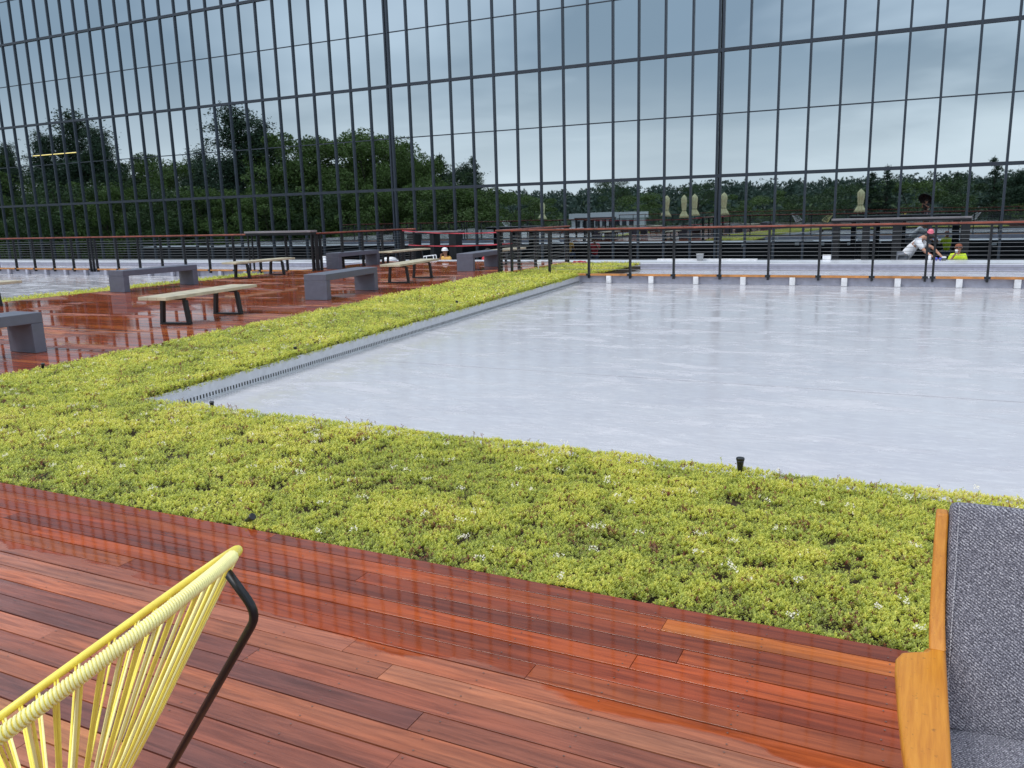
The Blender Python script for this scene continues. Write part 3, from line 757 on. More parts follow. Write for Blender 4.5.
# ------------------------------------------------------------------ ACAPULCO CHAIR
yellow = simple('yellow_vinyl_cord', (.95, .77, .12), .32, 0, .12, 20)
yellow_pale = simple('pale_yellow_cord', (.98, .89, .40), .3, 0, .08, 20)
def cord_chair(label, T, L, Wd, B, foot, cord_m, wrap_m, leg_from, bend, hi=True, parent_loc=None, group=None, cat='chair'):
    """all points are world points; hoop ellipse through T and L with half width vector Wd; cords meet at B"""
    C = (T+L)/2; A = (T-L)/2
    org = Vector((C.x, C.y, 0)); t = thing('cord_chair', org, label, cat, group)
    def hp(a):   # squarish superellipse hoop
        c, s = math.cos(a), math.sin(a); e_ = .72
        return C + A*(math.copysign(abs(c)**e_, c)) + Wd*(math.copysign(abs(s)**.95, s)) - org
    n = 96 if hi else 32
    MB().tube([hp(2*PI*i/n) for i in range(n)], .0095, 10, closed=True).build('hoop', cord_m, t, smooth=True)
    Bl = B-org; N = (Bl-(C-org)).normalized()
    nc = 132 if hi else 30
    for side in (0, 1):
        for i in range(nc//2):
            a = PI*side + PI*(i+.5)/(nc//2)
            P = hp(a); j = (i % 2)*.012
            Q = Bl + (P-Bl).normalized()*.03
            mid = P.lerp(Q, .5)+N*.012
            if hi and i % 2 == 0:
                d = (hp(a+.015)-P)
                MB().tube([P+N*.008, mid+d*.3, Q], .0024, 6).build('cord', wrap_m if i % 4 else cord_m, t)
                MB().tube([P+d+N*.008, mid+d*.9, Q+d*.2], .0024, 6).build('cord', cord_m, t)
            elif not hi:
                MB().tube([P, Q], .006, 4).build('cord', cord_m, t)
    # the cord wrapped tightly round the camera-side half of the hoop
    if hi:
        pts = []; turns = 200
        for i in range(turns*10):
            a = PI+ PI*(i/(turns*10)); P = hp(a); tn = (hp(a+.01)-hp(a-.01)).normalized()
            u = N; w = tn.cross(u); ph = 2*PI*i/10
            pts.append(P+(u*math.cos(ph)+w*math.sin(ph))*.0108)
        MB().tube(pts, .0025, 5).build('cord_wrapping', wrap_m, t, smooth=True)
    MB().tube([Bl+Vector((.032*math.cos(a*PI/6), .032*math.sin(a*PI/6), 0)) for a in range(12)], .006, 6, closed=True).build('centre_ring', black_metal, t)
    # black rod frame
    def rod(pts):
        P = [p-org for p in pts]; out = [P[0]]
        for i in range(1, len(P)-1):
            a_, b_, c_ = P[i-1], P[i], P[i+1]; r = min(.035, (a_-b_).length*.4, (c_-b_).length*.4)
            s_, e2 = b_+(a_-b_).normalized()*r, b_+(c_-b_).normalized()*r
            for q in range(6):
                u = q/5; out.append(s_*(1-u)**2+b_*2*u*(1-u)+e2*u*u)
        out.append(P[-1]); return out
    MB().tube(rod([leg_from, bend, foot]), .0085, 10).build('leg', black_metal, t, smooth=True)
    ax = (L-T); ax.z = 0; ax.normalize(); nn = Vector((-ax.y, ax.x, 0))
    if nn.dot(Wd) < 0: nn = -nn
    for s in (-1, 1):
        top = L.lerp(C, .12) + Wd*s*.35; fo = Vector((C.x, C.y, 0)) + ax*.26 + nn*s*.24; fo.z = .008
        b2 = top+nn*s*.05+ax*.04-Vector((0, 0, .06))
        MB().tube(rod([top, b2, fo]), .0085, 10 if hi else 6).build('leg', black_metal, t, smooth=True)
    ring = [foot+Vector((0, 0, .0)), Vector((C.x, C.y, .012))+ax*.26-nn*.24, Vector((C.x, C.y, .012))+ax*.26+nn*.24]
    MB().tube([p-org for p in ring], .0075, 8, closed=True).build('floor_ring', black_metal, t)
    return t
T_ = at_depth(232, 557, 1.50); L_ = at_depth(-175, 850, 1.42)
Mid = (T_+L_)/2; V_ = (L_-T_).normalized()
vr = (Mid-Vector((0, 0, H))).normalized(); W_ = (vr-V_*vr.dot(V_)).normalized()
Nn = V_.cross(W_).normalized()
if Nn.z < 0: Nn = -Nn
ang = math.radians(2.4)
W_ = (W_*math.cos(ang)+Nn*math.sin(ang)).normalized()
if (W_.dot(vr)) > 0: W_ = W_        # +W = far side
B_ = at_depth(62, 897, 1.36)
F_ = on_z(118, 860, .008)
chair = cord_chair('yellow cord lounge chair with black rod legs cut off by the lower left corner', T_, L_, W_*.33, B_, F_, yellow, yellow_pale,
                   at_depth(227, 572, 1.50), at_depth(258, 614, 1.50), True, group='cord chairs on the deck')
# others standing on the terrace behind, seen in the glass
def far_chair(px, Yv, rz, m, label):
    X_ = on_y(px, 222, Yv).x; Yw = 2*FY-Yv
    d = Vector((math.cos(rz), math.sin(rz), 0)); n_ = Vector((-d.y, d.x, 0)); o_ = Vector((X_, Yw, 0))
    T2 = o_-d*.4+Vector((0, 0, .95)); L2 = o_+d*.35+Vector((0, 0, .42))
    cord_chair(label, T2, L2, n_*.40, o_-d*.05+Vector((0, 0, .28)), o_-d*.35+Vector((0, 0, .008)), m, m, T2, T2-d*.1-Vector((0, 0, .12)), False, group='cord chairs on the deck')
white_cord = simple('white_cord', (.8, .8, .8), .4)
far_chair(797, 68, .3, white_cord, 'white cord chair mirrored in the glass left of the yellow one')
far_chair(828, 68, 2.6, yellow_pale, 'pale yellow cord chair mirrored in the glass left of the bar counter')
far_chair(976, 68, 2.9, white_cord, 'white cord chair mirrored in the glass at the right end of the bar counter')
far_chair(508, 68, .4, white_cord, 'white cord chair mirrored in the glass above the railing corner')

# ------------------------------------------------------------------ ARMCHAIR
def wood_mat():
    m = M('honey_oak')
    g = m.noise(m.pos((22, 1.3, 6)), 6, 6, .65, .25); b = m.noise(m.pos(), 9, 3)
    c = m.ramp(g, [(.3, (.48, .165, .015)), (.55, (.60, .235, .022)), (.75, (.66, .28, .035))])
    c = m.mix(m.rng(m.noise(m.pos(), 70, 3, .7), .63, .72, 0, .6), c, (.16, .06, .02))
    m.set(Base_Color=c, Roughness=m.rng(b, .3, .7, .28, .5)); m.bump(g, .001, .3); return m.m
oak = wood_mat()
def tweed_mat(name='grey_tweed', flat=False):
    m = M(name)
    def rot(v, an):
        r = m.n('ShaderNodeMapping'); r.inputs['Rotation'].default_value = an; m.l(v, r.inputs[0]); return r.outputs[0]
    p_ = rot(rot(m.pos((1, 1, 1)), (math.radians(90) if flat else 0, 0, 0)), (0, math.radians(-32), 0))
    mp = m.n('ShaderNodeMapping'); mp.inputs['Scale'].default_value = (330, 330, 420); m.l(p_, mp.inputs[0])
    v1 = m.noise(mp.outputs[0], 1.0, 1, .4)
    w = m.n('ShaderNodeTexWave'); w.bands_direction = 'Z'; w.inputs['Scale'].default_value = 62; w.inputs['Distortion'].default_value = 2.6; w.inputs['Detail'].default_value = 2; w.inputs['Detail Scale'].default_value = 9; m.l(p_, w.inputs[0])
    f = m.mt('ADD', m.mt('MULTIPLY', v1, .78), m.mt('MULTIPLY', w.outputs[1], .20))
    big = m.noise(m.pos(), 5, 2)
    c = m.ramp(f, [(.30, (.045, .045, .058)), (.44, (.12, .118, .145)), (.56, (.21, .205, .245)), (.72, (.55, .54, .58))])
    c = m.mix(m.rng(big, .3, .7, 0, .25), c, m.mix(1.0, c, (.8, .8, .86), 'MULTIPLY'))
    m.set(Base_Color=c, Roughness=.9); m.bump(f, .002, .8); return m.m
tweed = tweed_mat(); stitch_m = simple('pale_stitch', (.5, .5, .53), .8); tweed_seat = tweed_mat('grey_tweed_seat', True)
ac = thing('armchair', (.37, 1.55, 0), 'grey tweed armchair with honey-coloured wooden arms at the lower right corner', 'armchair')
OX, OY = .37, 1.55
def acl(x, y, z): return (x-OX, y-OY, z)
arm_poly = [(.012, 1.665), (.012, 1.70), (.022, 1.728), (.045, 1.742), (.066, 1.752), (.078, 1.775), (.083, 1.83), (.104, 1.85), (.104, 1.33), (.082, 1.315), (.055, 1.322), (.036, 1.35), (.03, 1.40), (.020, 1.53)]
for s in (0, 1):
    mir = (lambda x: x) if s == 0 else (lambda x: 2*OX-x)
    poly = [(mir(x)-OX, y-OY) for x, y in arm_poly]
    if s: poly = poly[::-1]
    MB().prism(poly, .572, .602).build('arm', oak, ac, bevel=.008, seg=3)
    # back stile rising from the arm, leaning back
    def stile(z): return 1.80+(z-.6)*.52
    pts = []
    mb = MB()
    zz = [.60, .64, .70, .78, .845]
    for i, z in enumerate(zz):
        yc = stile(z)+(.0 if i else -.005); w0 = [.072, .071, .070, .070, .071][i]; w1 = [.104, .1, .097, .095, .095][i]; h_ = [.035, .026, .022, .02, .018][i]
        xs = sorted((mir(w0)-OX, mir(w1)-OX)); mb.v += [(xs[0], yc-h_-OY, z), (xs[1], yc-h_-OY, z), (xs[1], yc+h_-OY, z), (xs[0], yc+h_-OY, z)]
    for i in range(4):
        for k in range(4): mb.f.append((i*4+k, i*4+(k+1) % 4, i*4+4+(k+1) % 4, i*4+4+k))
    mb.f += [(3, 2, 1, 0), (16, 17, 18, 19)]
    mb.build('back_stile', oak, ac, bevel=.004)
    xf = mir(.085)-OX
    MB().tube([(xf, 1.40-OY, .571), (xf, 1.38-OY, 0.005)], .018, 12, rs=[.021, .013]).build('leg', oak, ac, smooth=True)
    MB().tube([(xf, 1.80-OY, .571), (xf, 1.93-OY, 0.005)], .018, 12, rs=[.021, .013]).build('leg', oak, ac, smooth=True)
    MB().box(min(mir(.075), mir(.1))-OX, max(mir(.075), mir(.1))-OX, 1.36-OY, 1.84-OY, .27, .32).build('side_rail', oak, ac, bevel=.004)
MB().box(-.265, .265, 1.40-OY, 1.425-OY, .26, .32).build('front_rail', oak, ac, bevel=.004)
MB().box(-.265, .265, 1.92-OY, 1.945-OY, .5, .56).build('back_rail', oak, ac, bevel=.004)
def cushion(name, w, d, h, Mx, puff=.02, piping=True):
    bm = bmesh.new(); bmesh.ops.create_cube(bm, size=1)
    bmesh.ops.subdivide_edges(bm, edges=bm.edges[:], cuts=23, use_grid_fill=True)
    for v in bm.verts:
        x, y, z = v.co*2
        px_, py_ = abs(x), abs(y)
        k = (1-px_**6)*(1-py_**6)
        r = .975+.025*(1-abs(z)**3)
        fx_ = 1-.008*(py_**8); fy_ = 1-.008*(px_**8)
        v.co = Vector((x*w/2*r*fx_, y*d/2*r*fy_, z*(h/2)+math.copysign(puff*k, z)*(abs(z) > .9)))
    me = bpy.data.meshes.new(name); bm.to_mesh(me); bm.free(); me.shade_smooth()
    o = link(name, me, tweed, ac); o.matrix_local = Mx
    sb = o.modifiers.new('sub', 'SUBSURF'); sb.levels = 1; sb.render_levels = 1
    if piping:
        pp = []
        for i in range(64):
            a = 2*PI*i/64; c, s_ = math.cos(a), math.sin(a)
            pp.append((math.copysign(abs(c)**.16, c)*w/2*.985, math.copysign(abs(s_)**.16, s_)*d/2*.985, h/2*.92))
        MB().tube(pp, .0045, 8, closed=True).build('piping', tweed, o, smooth=True)
    return o
# back cushion: its local z faces the sitter
tilt = math.radians(90-20)
Mb = Matrix.Translation(acl(.37, 1.862, .645)) @ Matrix.Rotation(math.radians(70), 4, 'X')
cushion('back_cushion', .55, .47, .085, Mb, .010, False)
sb_ = MB()
for i in range(62):
    y_ = -.225+i*.0073
    for xx in (-.258,): sb_.tube([(xx, y_, .052), (xx+.0005, y_+.0046, .0525)], .0011, 4)
so_ = sb_.build('stitching', stitch_m, ac); so_.matrix_local = Mb
Ms = Matrix.Translation(acl(.37, 1.52, .375)) @ Matrix.Rotation(math.radians(3), 4, 'X')
cushion('seat_cushion', .53, .56, .10, Ms, .018, False).data.materials[0] = tweed_seat

# ------------------------------------------------------------------ PEOPLE
def skin_mesh(name, verts, edges, radii, mat, parent, sub=1, root=0):
    me = bpy.data.meshes.new(name); me.from_pydata([tuple(v) for v in verts], edges, []); me.update()
    o = link(name, me, mat, parent)
    sk = o.modifiers.new('skin', 'SKIN'); sk.use_smooth_shade = True
    sv = me.skin_vertices[0].data
    for i, r in enumerate(radii):
        sv[i].radius = (r, r) if not isinstance(r, tuple) else r
        sv[i].use_root = (i == root)
    ss = o.modifiers.new('sub', 'SUBSURF'); ss.levels = sub; ss.render_levels = sub
    return o
def person(loc, rz, label, J, shirt, trousers, hair=None, hat=None, hatmat=None, vest=None, extras=None):
    """J: joints dict in local metres (x right, y forward, z up)"""
    t = thing('person', loc, label, 'person', None, rz)
    j = {k: Vector(v) for k, v in J.items()}
    names = ['pelvis', 'belly', 'chest', 'neck', 'head0', 'head1', 'head2', 'shR', 'elR', 'wrR', 'shL', 'elL', 'wrL', 'hipR', 'knR', 'anR', 'toR', 'hipL', 'knL', 'anL', 'toL']
    idx = {n: i for i, n in enumerate(names)}
    rad = dict(pelvis=.13, belly=.125, chest=.135, neck=.055, head0=.075, head1=.098, head2=.07, shR=.06, elR=.042, wrR=.028, shL=.06, elL=.042, wrL=.028,
               hipR=.085, knR=.06, anR=.04, toR=.035, hipL=.085, knL=.06, anL=.04, toL=.035)
    E_ = [('pelvis', 'belly'), ('belly', 'chest'), ('chest', 'neck'), ('neck', 'head0'), ('head0', 'head1'), ('head1', 'head2'), ('chest', 'shR'), ('shR', 'elR'), ('elR', 'wrR'),
          ('chest', 'shL'), ('shL', 'elL'), ('elL', 'wrL'), ('pelvis', 'hipR'), ('hipR', 'knR'), ('knR', 'anR'), ('anR', 'toR'), ('pelvis', 'hipL'), ('hipL', 'knL'), ('knL', 'anL'), ('anL', 'toL')]
    V = [j[n] for n in names]; Rr = [rad[n] for n in names]; E2 = [(idx[a], idx[b]) for a, b in E_]
    for sd in ('R', 'L'):         # hand: palm, four fingers, thumb
        w = j['wr'+sd]; d = (w-j['el'+sd]).normalized(); side = d.cross(Vector((0, 0, 1)))
        side = side.normalized() if side.length > .1 else Vector((1, 0, 0))
        dn = side.cross(d).normalized()
        V.append(w+d*.07); Rr.append((.036, .018)); pi_ = len(V)-1; E2.append((idx['wr'+sd], pi_))
        for q in range(4):
            k_ = w+d*.095+side*(.028-.019*q); V.append(k_); Rr.append(.009); E2.append((pi_, len(V)-1))
            V.append(k_+d*(.035+.006*(1-abs(q-1.3)))+dn*.022*(-1)); Rr.append(.0085); E2.append((len(V)-2, len(V)-1))
            V.append(V[-1]+d*.012-dn*.03); Rr.append(.007); E2.append((len(V)-2, len(V)-1))
        V.append(w+d*.045+side*.045); Rr.append(.011); E2.append((pi_, len(V)-1)); V.append(V[-1]+d*.035+side*.01-dn*.015); Rr.append(.009); E2.append((len(V)-2, len(V)-1))
    skin_mesh('body', V, E2, Rr, skin_mat, t)
    # clothes: slightly fuller skins over torso + upper arms, and hips + legs
    cv = ['pelvis', 'belly', 'chest', 'neck', 'shR', 'elR', 'shL', 'elL']; ci = {n: i for i, n in enumerate(cv)}
    CV = [j[n] for n in cv]
    CV[3] = j['chest'].lerp(j['neck'], .75); 
    for n in ('elR', 'elL'): CV[ci[n]] = j['sh'+n[-1]].lerp(j[n], .75)
    skin_mesh('shirt', CV, [(0, 1), (1, 2), (2, 3), (2, 4), (4, 5), (2, 6), (6, 7)], [.15, .15, .165, .07, .088, .07, .088, .07], shirt, t)
    lv = ['pelvis', 'hipR', 'knR', 'anR', 'hipL', 'knL', 'anL']; LV = [j[n] for n in lv]
    for a, b in ((3, 2), (6, 5)): LV[a] = LV[b].lerp(LV[a], .93)
    skin_mesh('trousers', LV, [(0, 1), (1, 2), (2, 3), (0, 4), (4, 5), (5, 6)], [.152, .11, .08, .06, .11, .08, .06], trousers, t)
    for s in 'RL':
        skin_mesh('boot', [j['an'+s], j['an'+s].lerp(j['to'+s], .5)-Vector((0, 0, .01)), j['to'+s]], [(0, 1), (1, 2)], [.055, .05, .045], black_plastic, t)
    # head: face features
    hd = j['head1']; upv = (j['head2']-j['head0']).normalized(); fw = Vector(J.get('face', (0, 1, 0))).normalized(); sdv = fw.cross(upv).normalized()
    Mh = Matrix((( sdv.x, fw.x, upv.x, hd.x), (sdv.y, fw.y, upv.y, hd.y), (sdv.z, fw.z, upv.z, hd.z), (0, 0, 0, 1)))
    def hp_(mb, name, mat, **k):
        mb.v = [tuple(Mh @ Vector(v)) for v in mb.v]; return mb.build(name, mat, t, **k)
    hp_(MB().tube([(0, .085, .02), (0, .115, -.015), (0, .095, -.03)], .012, 8, rs=[.007, .014, .01]), 'nose', skin_mat, smooth=True)
    for s in (-1, 1):
        hp_(MB().lathe([(.001, -.01), (.010, -.005), (.010, .005), (.001, .01)], 10, (s*.032, .088, .018)), 'eye', black_plastic, smooth=True)
        hp_(MB().tube([(s*.092, 0, .03), (s*.105, -.005, .02), (s*.1, 0, -.02)], .012, 6), 'ear', skin_mat, smooth=True)
    hp_(MB().tube([(-.025, .09, -.05), (0, .097, -.052), (.025, .09, -.05)], .006, 6), 'mouth', simple('lips', (.35, .12, .1), .5))
    if hair:
        hp_(MB().lathe([(.098, 0), (.106, .03), (.104, .07), (.085, .105), (.05, .125), (.005, .132)], 20, (0, -.014, -.005)), 'hair', hair, smooth=True)
    if hat:
        hp_(MB().lathe([(.112, .03), (.15, .035), (.15, .042), (.122, .046), (.122, .08), (.105, .125), (.065, .155), (.005, .165)], 24, (0, 0, .0)), 'hard_hat', hatmat, smooth=True)
    if extras: extras(t, j, hp_)
    return t
white_tee = simple('white_cotton', (.75, .75, .78), .85); hivis = simple('hi_vis_yellow', (.60, .78, .02), .7); orange_v = simple('orange_yellow_vest', (.75, .42, .10), .7)
grey_tr = simple('grey_trousers', (.16, .17, .2), .85); red_tee = simple('red_shirt', (.6, .05, .06), .8); dark_cl = simple('black_jacket', (.02, .02, .024), .7)
blue_j = simple('blue_jeans', (.06, .08, .14), .85)
GZ = -1.1
# worker in white bending to his right over the ledge (facing +X, leaning)
ax_ = -.28
wx = on_y(905, 258, 26.55).x
def stand(**k):
    b = dict(pelvis=(0, 0, .95), belly=(0, 0, 1.12), chest=(0, 0, 1.33), neck=(0, 0, 1.5), head0=(0, .02, 1.57), head1=(0, .03, 1.66), head2=(0, .02, 1.74),
             shR=(.18, 0, 1.42), elR=(.22, .05, 1.15), wrR=(.2, .22, 1.0), shL=(-.18, 0, 1.42), elL=(-.22, .05, 1.15), wrL=(-.2, .22, 1.0),
             hipR=(.1, 0, .9), knR=(.11, .03, .5), anR=(.11, 0, .08), toR=(.12, .2, .05), hipL=(-.1, 0, .9), knL=(-.11, .03, .5), anL=(-.11, 0, .08), toL=(-.12, .2, .05), face=(0, 1, 0))
    b.update(k); return b
# local y forward; rz=-90deg makes forward = +X
W1 = person((wx, 26.62, GZ), -PI/2, 'worker in a white T-shirt bending over the ledge with both hands down',
       stand(pelvis=(0, -.05, .92), belly=(0, .06, 1.08), chest=(0, .22, 1.32), neck=(0, .35, 1.44), head0=(0, .40, 1.46), head1=(.0, .48, 1.47), head2=(0, .53, 1.53),
             shR=(.17, .26, 1.37), elR=(.26, .46, 1.1), wrR=(.36, .66, .98), shL=(-.17, .28, 1.37), elL=(.0, .62, 1.2), wrL=(.34, .84, .98), face=(.2, .9, -.6), hipR=(.1, -.05, .95), hipL=(-.1, -.05, .95)),
       white_tee, grey_tr, hair=hair_mat)
W1.scale = (1.13,)*3
# worker in yellow, low behind the ledge, facing the camera, cup at the mouth
sx = on_y(958, 255, 26.9).x
sit = dict(pelvis=(0, 0, .45), belly=(0, .02, .62), chest=(0, .03, .9), neck=(0, .04, 1.1), head0=(0, .05, 1.17), head1=(0, .07, 1.27), head2=(0, .06, 1.35),
           shR=(.19, .03, 1.02), elR=(.25, .15, .78), wrR=(.08, .25, 1.1), shL=(-.19, .03, 1.02), elL=(-.24, .12, .76), wrL=(-.2, .35, .72),
           hipR=(.1, .03, .42), knR=(.16, .4, .5), anR=(.14, .45, .08), toR=(.14, .62, .05), hipL=(-.1, .03, .42), knL=(-.16, .4, .5), anL=(-.14, .45, .08), toL=(-.14, .62, .05), face=(0, 1, 0))
def cup_x(t, j, hp_):
    MB().lathe([(.035, 0), (.045, .1)], 14, tuple(j['wrR']+Vector((-.02, .05, .02)))).build('cup', white_mat, t, smooth=True)
    hp_(MB().box(-.07, .07, .088, .105, .0, .034), 'sunglasses', black_plastic)
def seat_box(x, y, label):
    b = thing('stool', (x, y, GZ), label, 'stool', 'low stools behind the ledge')
    MB().box(-.2, .2, -.18, .18, .43, .46).build('seat', wood_pale, b)
    for a in (-1, 1):
        for c in (-1, 1): MB().box(a*.17-.02, a*.17+.02, c*.15-.02, c*.15+.02, 0, .429).build('leg', black_metal, b)
W2 = person((sx, 26.95, GZ+.2), PI, 'red-faced worker in a neon yellow shirt drinking from a white cup', sit, hivis, blue_j, hair=simple('auburn', (.25, .07, .03), .7), extras=cup_x)
W2.scale = (.9,)*3
seat_box(sx, 26.97, 'low stool hidden under the worker in neon yellow')
ox = on_y(446, 255, 26.9).x
W3 = person((ox, 26.9, GZ+.08), PI, 'worker in a white hard hat and orange-yellow vest behind the deck bay', sit, orange_v, blue_j, hat=True, hatmat=white_mat)
W3.scale = (.96,)*3
seat_box(ox, 26.92, 'low stool hidden under the worker in the white hard hat')
rx = on_y(479, 250, 26.7).x
person((rx, 27.3, GZ), -.2, 'person in a red shirt turned away behind the far grey bench', sit, red_tee, blue_j, hair=hair_mat)
seat_box(rx, 27.32, 'low stool hidden under the person in red')
cr = thing('tool_crate', (on_y(435, 258, 26.2).x, 25.85, ZL), 'open white wire crate beside the worker in the white hard hat', 'crate')
for (a, b) in (((-.22, 0), (-.2, .12)), ((-.2, .12), (.2, .16)), ((.2, .16), (.22, 0)), ((-.22, 0), (.22, 0))):
    for yy in (-.1, .1): MB().tube([(a[0], yy, a[1]+.015), (b[0], yy, b[1]+.015)], .016, 6).build('bar', white_mat, cr)
hh = thing('hard_hat', (.19, 19.18, 1.0-.08), 'pink hard hat hanging on the double post of the railing', 'hard hat')
pink = simple('pink_plastic', (.75, .16, .22), .35)
MB().lathe([(.085, 0), (.11, .003), (.11, .01), (.092, .014), (.09, .05), (.07, .09), (.04, .11), (.004, .118)], 20).build('shell', pink, hh, smooth=True)
MB().tube([(-.08, 0, 0), (-.05, 0, -.07), (0, 0, -.1), (.05, 0, -.07), (.08, 0, 0)], .006, 6).build('chin_strap', simple('strap_dark', (.3, .03, .07), .6), hh)
hh.rotation_euler = (.5, .1, 0); hh.scale = (.6, .6, .6)

# the photographer, holding phone and umbrella, seen in the glass
ph_rz = YAW
fwd = Vector((-math.sin(YAW), math.cos(YAW), 0)); rgt = Vector((math.cos(YAW), math.sin(YAW), 0))
org = -fwd*.42
photog = person((org.x, org.y, 0), ph_rz, 'photographer in black holding up a phone under a black umbrella, mirrored in the glass',
       stand(elR=(.22, .14, 1.2), wrR=(.07, .32, 1.40), elL=(-.24, .10, 1.22), wrL=(-.17, .2, 1.42), head0=(0, .03, 1.56), head1=(0, .04, 1.64), head2=(0, .03, 1.72)), dark_cl, dark_cl, hair=hair_mat)
ph = thing('phone', tuple(Vector((0, 0, H))-Fv*.016), 'dark phone held up by the photographer, mirrored in the glass', 'phone')
ph.rotation_euler = cam.matrix_world.to_euler()
MB().box(-.075, .012, -.024, .014, 0, .008).build('casing', black_plastic, ph); MB().box(-.072, .009, -.021, .011, .0085, .009).build('screen', simple('phone_screen', (.05, .06, .08), .1), ph)
um = thing('umbrella', (org.x-rgt.x*.17+fwd.x*.26, org.y-rgt.y*.17+fwd.y*.26, 1.38), 'black rain umbrella held over the photographer, mirrored in the glass', 'umbrella')
MB().tube([(0, 0, 0), (0, 0, .90)], .006, 8).build('shaft', cable_mat, um); MB().tube([(0, 0, -.08), (0, 0, .04)], .014, 8).build('handle', black_plastic, um)
cn = MB(); nr = 24; prof = [(.01, .88), (.18, .86), (.34, .79), (.46, .69), (.53, .58)]
for (r, z) in prof:
    for k in range(nr):
        a = 2*PI*k/nr; sc_ = 1-.05*(r/.53)*abs(math.sin(4*a)); cn.v.append((r*sc_*math.cos(a), r*sc_*math.sin(a), z))
for i in range(4):
    for k in range(nr): cn.f.append((i*nr+k, i*nr+(k+1) % nr, (i+1)*nr+(k+1) % nr, (i+1)*nr+k))
co = cn.build('canopy', dark_cl, um, smooth=True); sm_ = co.modifiers.new('solid', 'SOLIDIFY'); sm_.thickness = .003
for k in range(8):
    a = 2*PI*k/8; MB().tube([(.01*math.cos(a), .01*math.sin(a), .60), (.27*math.cos(a), .27*math.sin(a), .80)], .002, 4).build('rib', cable_mat, um)

um.rotation_euler = (Matrix.Rotation(YAW, 3, 'Z') @ Matrix.Rotation(math.radians(48), 3, 'X')).to_euler()
# terrace furniture and rear railing behind the camera
railing('railing along the rear edge of the terrace, mirrored small and dark in the glass', [-29+1.5*i for i in range(28)], -19.8, 'x', beams=False)
# ------------------------------------------------------------------ FAR WHITE BUILDING, TREES, WOOD (mirrored)
Yv = 172; A1 = on_y(570, 214, Yv); A2 = on_y(637, 214, Yv)
fb = thing('white_pavilion', ((A1.x+A2.x)/2, 2*FY-Yv, -8), 'long low white building with a grey roof mirrored among the trees', 'building')
hw = (A2.x-A1.x)/2; hh_ = A1.z+8
MB().box(-hw, hw, -8, 0, 0, hh_-1.3).build('wall', simple('bright_white_wall', (.95, .95, .95), .6), fb)
MB().box(-hw-.4, hw+.4, -8.4, .5, hh_-1.28, hh_).build('roof', simple('pale_roof', (.90, .94, .96), .5), fb)
for i in range(9):
    x = -hw+1.0+i*(2*hw-2)/8.5
    w_ = MB().box(x, x+1.0, .01, .05, hh_-3.0, hh_-1.6).build('window', simple('window_dark', (.05, .06, .07), .2) if i == 0 else MATS['window_dark'], fb)

def leaf_cloud(n, gen, size, flat=.5, tone=None, name='crown', mat=None, aspect=1.0):
    P = gen(n); n = len(P)
    d = rng.normal(size=(n, 3)); d[:, 2] *= flat; d /= np.linalg.norm(d, axis=1)[:, None]
    e_ = rng.normal(size=(n, 3)); u = np.cross(d, e_); u /= np.linalg.norm(u, axis=1)[:, None]; v = np.cross(d, u)
    s = size*rng.uniform(.6, 1.4, n)[:, None]
    Q = np.stack([P-u*s*aspect, P-v*s*.6, P+u*s*aspect, P+v*s*.6], 1)
    t = np.clip(rng.normal(.5, .2, n)+(tone(P) if tone else 0), 0, 1)
    return Q, t
def mesh_quads(name, Q, t, mat):
    o = quads_mesh(name, Q, t, mat); me = o.data; bpy.data.objects.remove(o); return me
def blob_pts(cs, rs, n):
    k = rng.integers(0, len(cs), n); c = cs[k]; r = rs[k][:, None]
    d = rng.normal(size=(n, 3)); d /= np.linalg.norm(d, axis=1)[:, None]
    rad = rng.uniform(.45, 1.08, n)[:, None]**.6
    return c+d*r*rad*np.array([1, 1, .72])
def deciduous(seed, mat):
    r_ = np.random.default_rng(seed); n = 34
    a = r_.uniform(0, 2*PI, n); zz = r_.uniform(.14, .93, n); rr = .33*np.sqrt(np.clip(1-((zz-.52)/.50)**2, .03, 1))*r_.uniform(.5, 1.08, n)
    cs = np.stack([rr*np.cos(a), rr*np.sin(a), zz], 1); rs = r_.uniform(.055, .13, n)
    Q, t = leaf_cloud(13000, lambda n_: blob_pts(cs, rs, n_), .0078, .8, lambda P: .35*(vnoise(P[:, 0]*9+seed, P[:, 2]*9, seed)-.5))
    mb = MB().tube([(0, 0, 0), (.005, .004, .25), (0, .01, .6)], .02, 8, rs=[.026, .017, .006])
    for i in range(9):
        c = cs[i]; mb.tube([(0, 0, c[2]*.5), tuple(c*.6+np.array([0, 0, .05])), tuple(c)], .006, 5, rs=[.009, .005, .002])
    return mesh_quads('crown', Q, t, mat), mb.mesh('trunk')
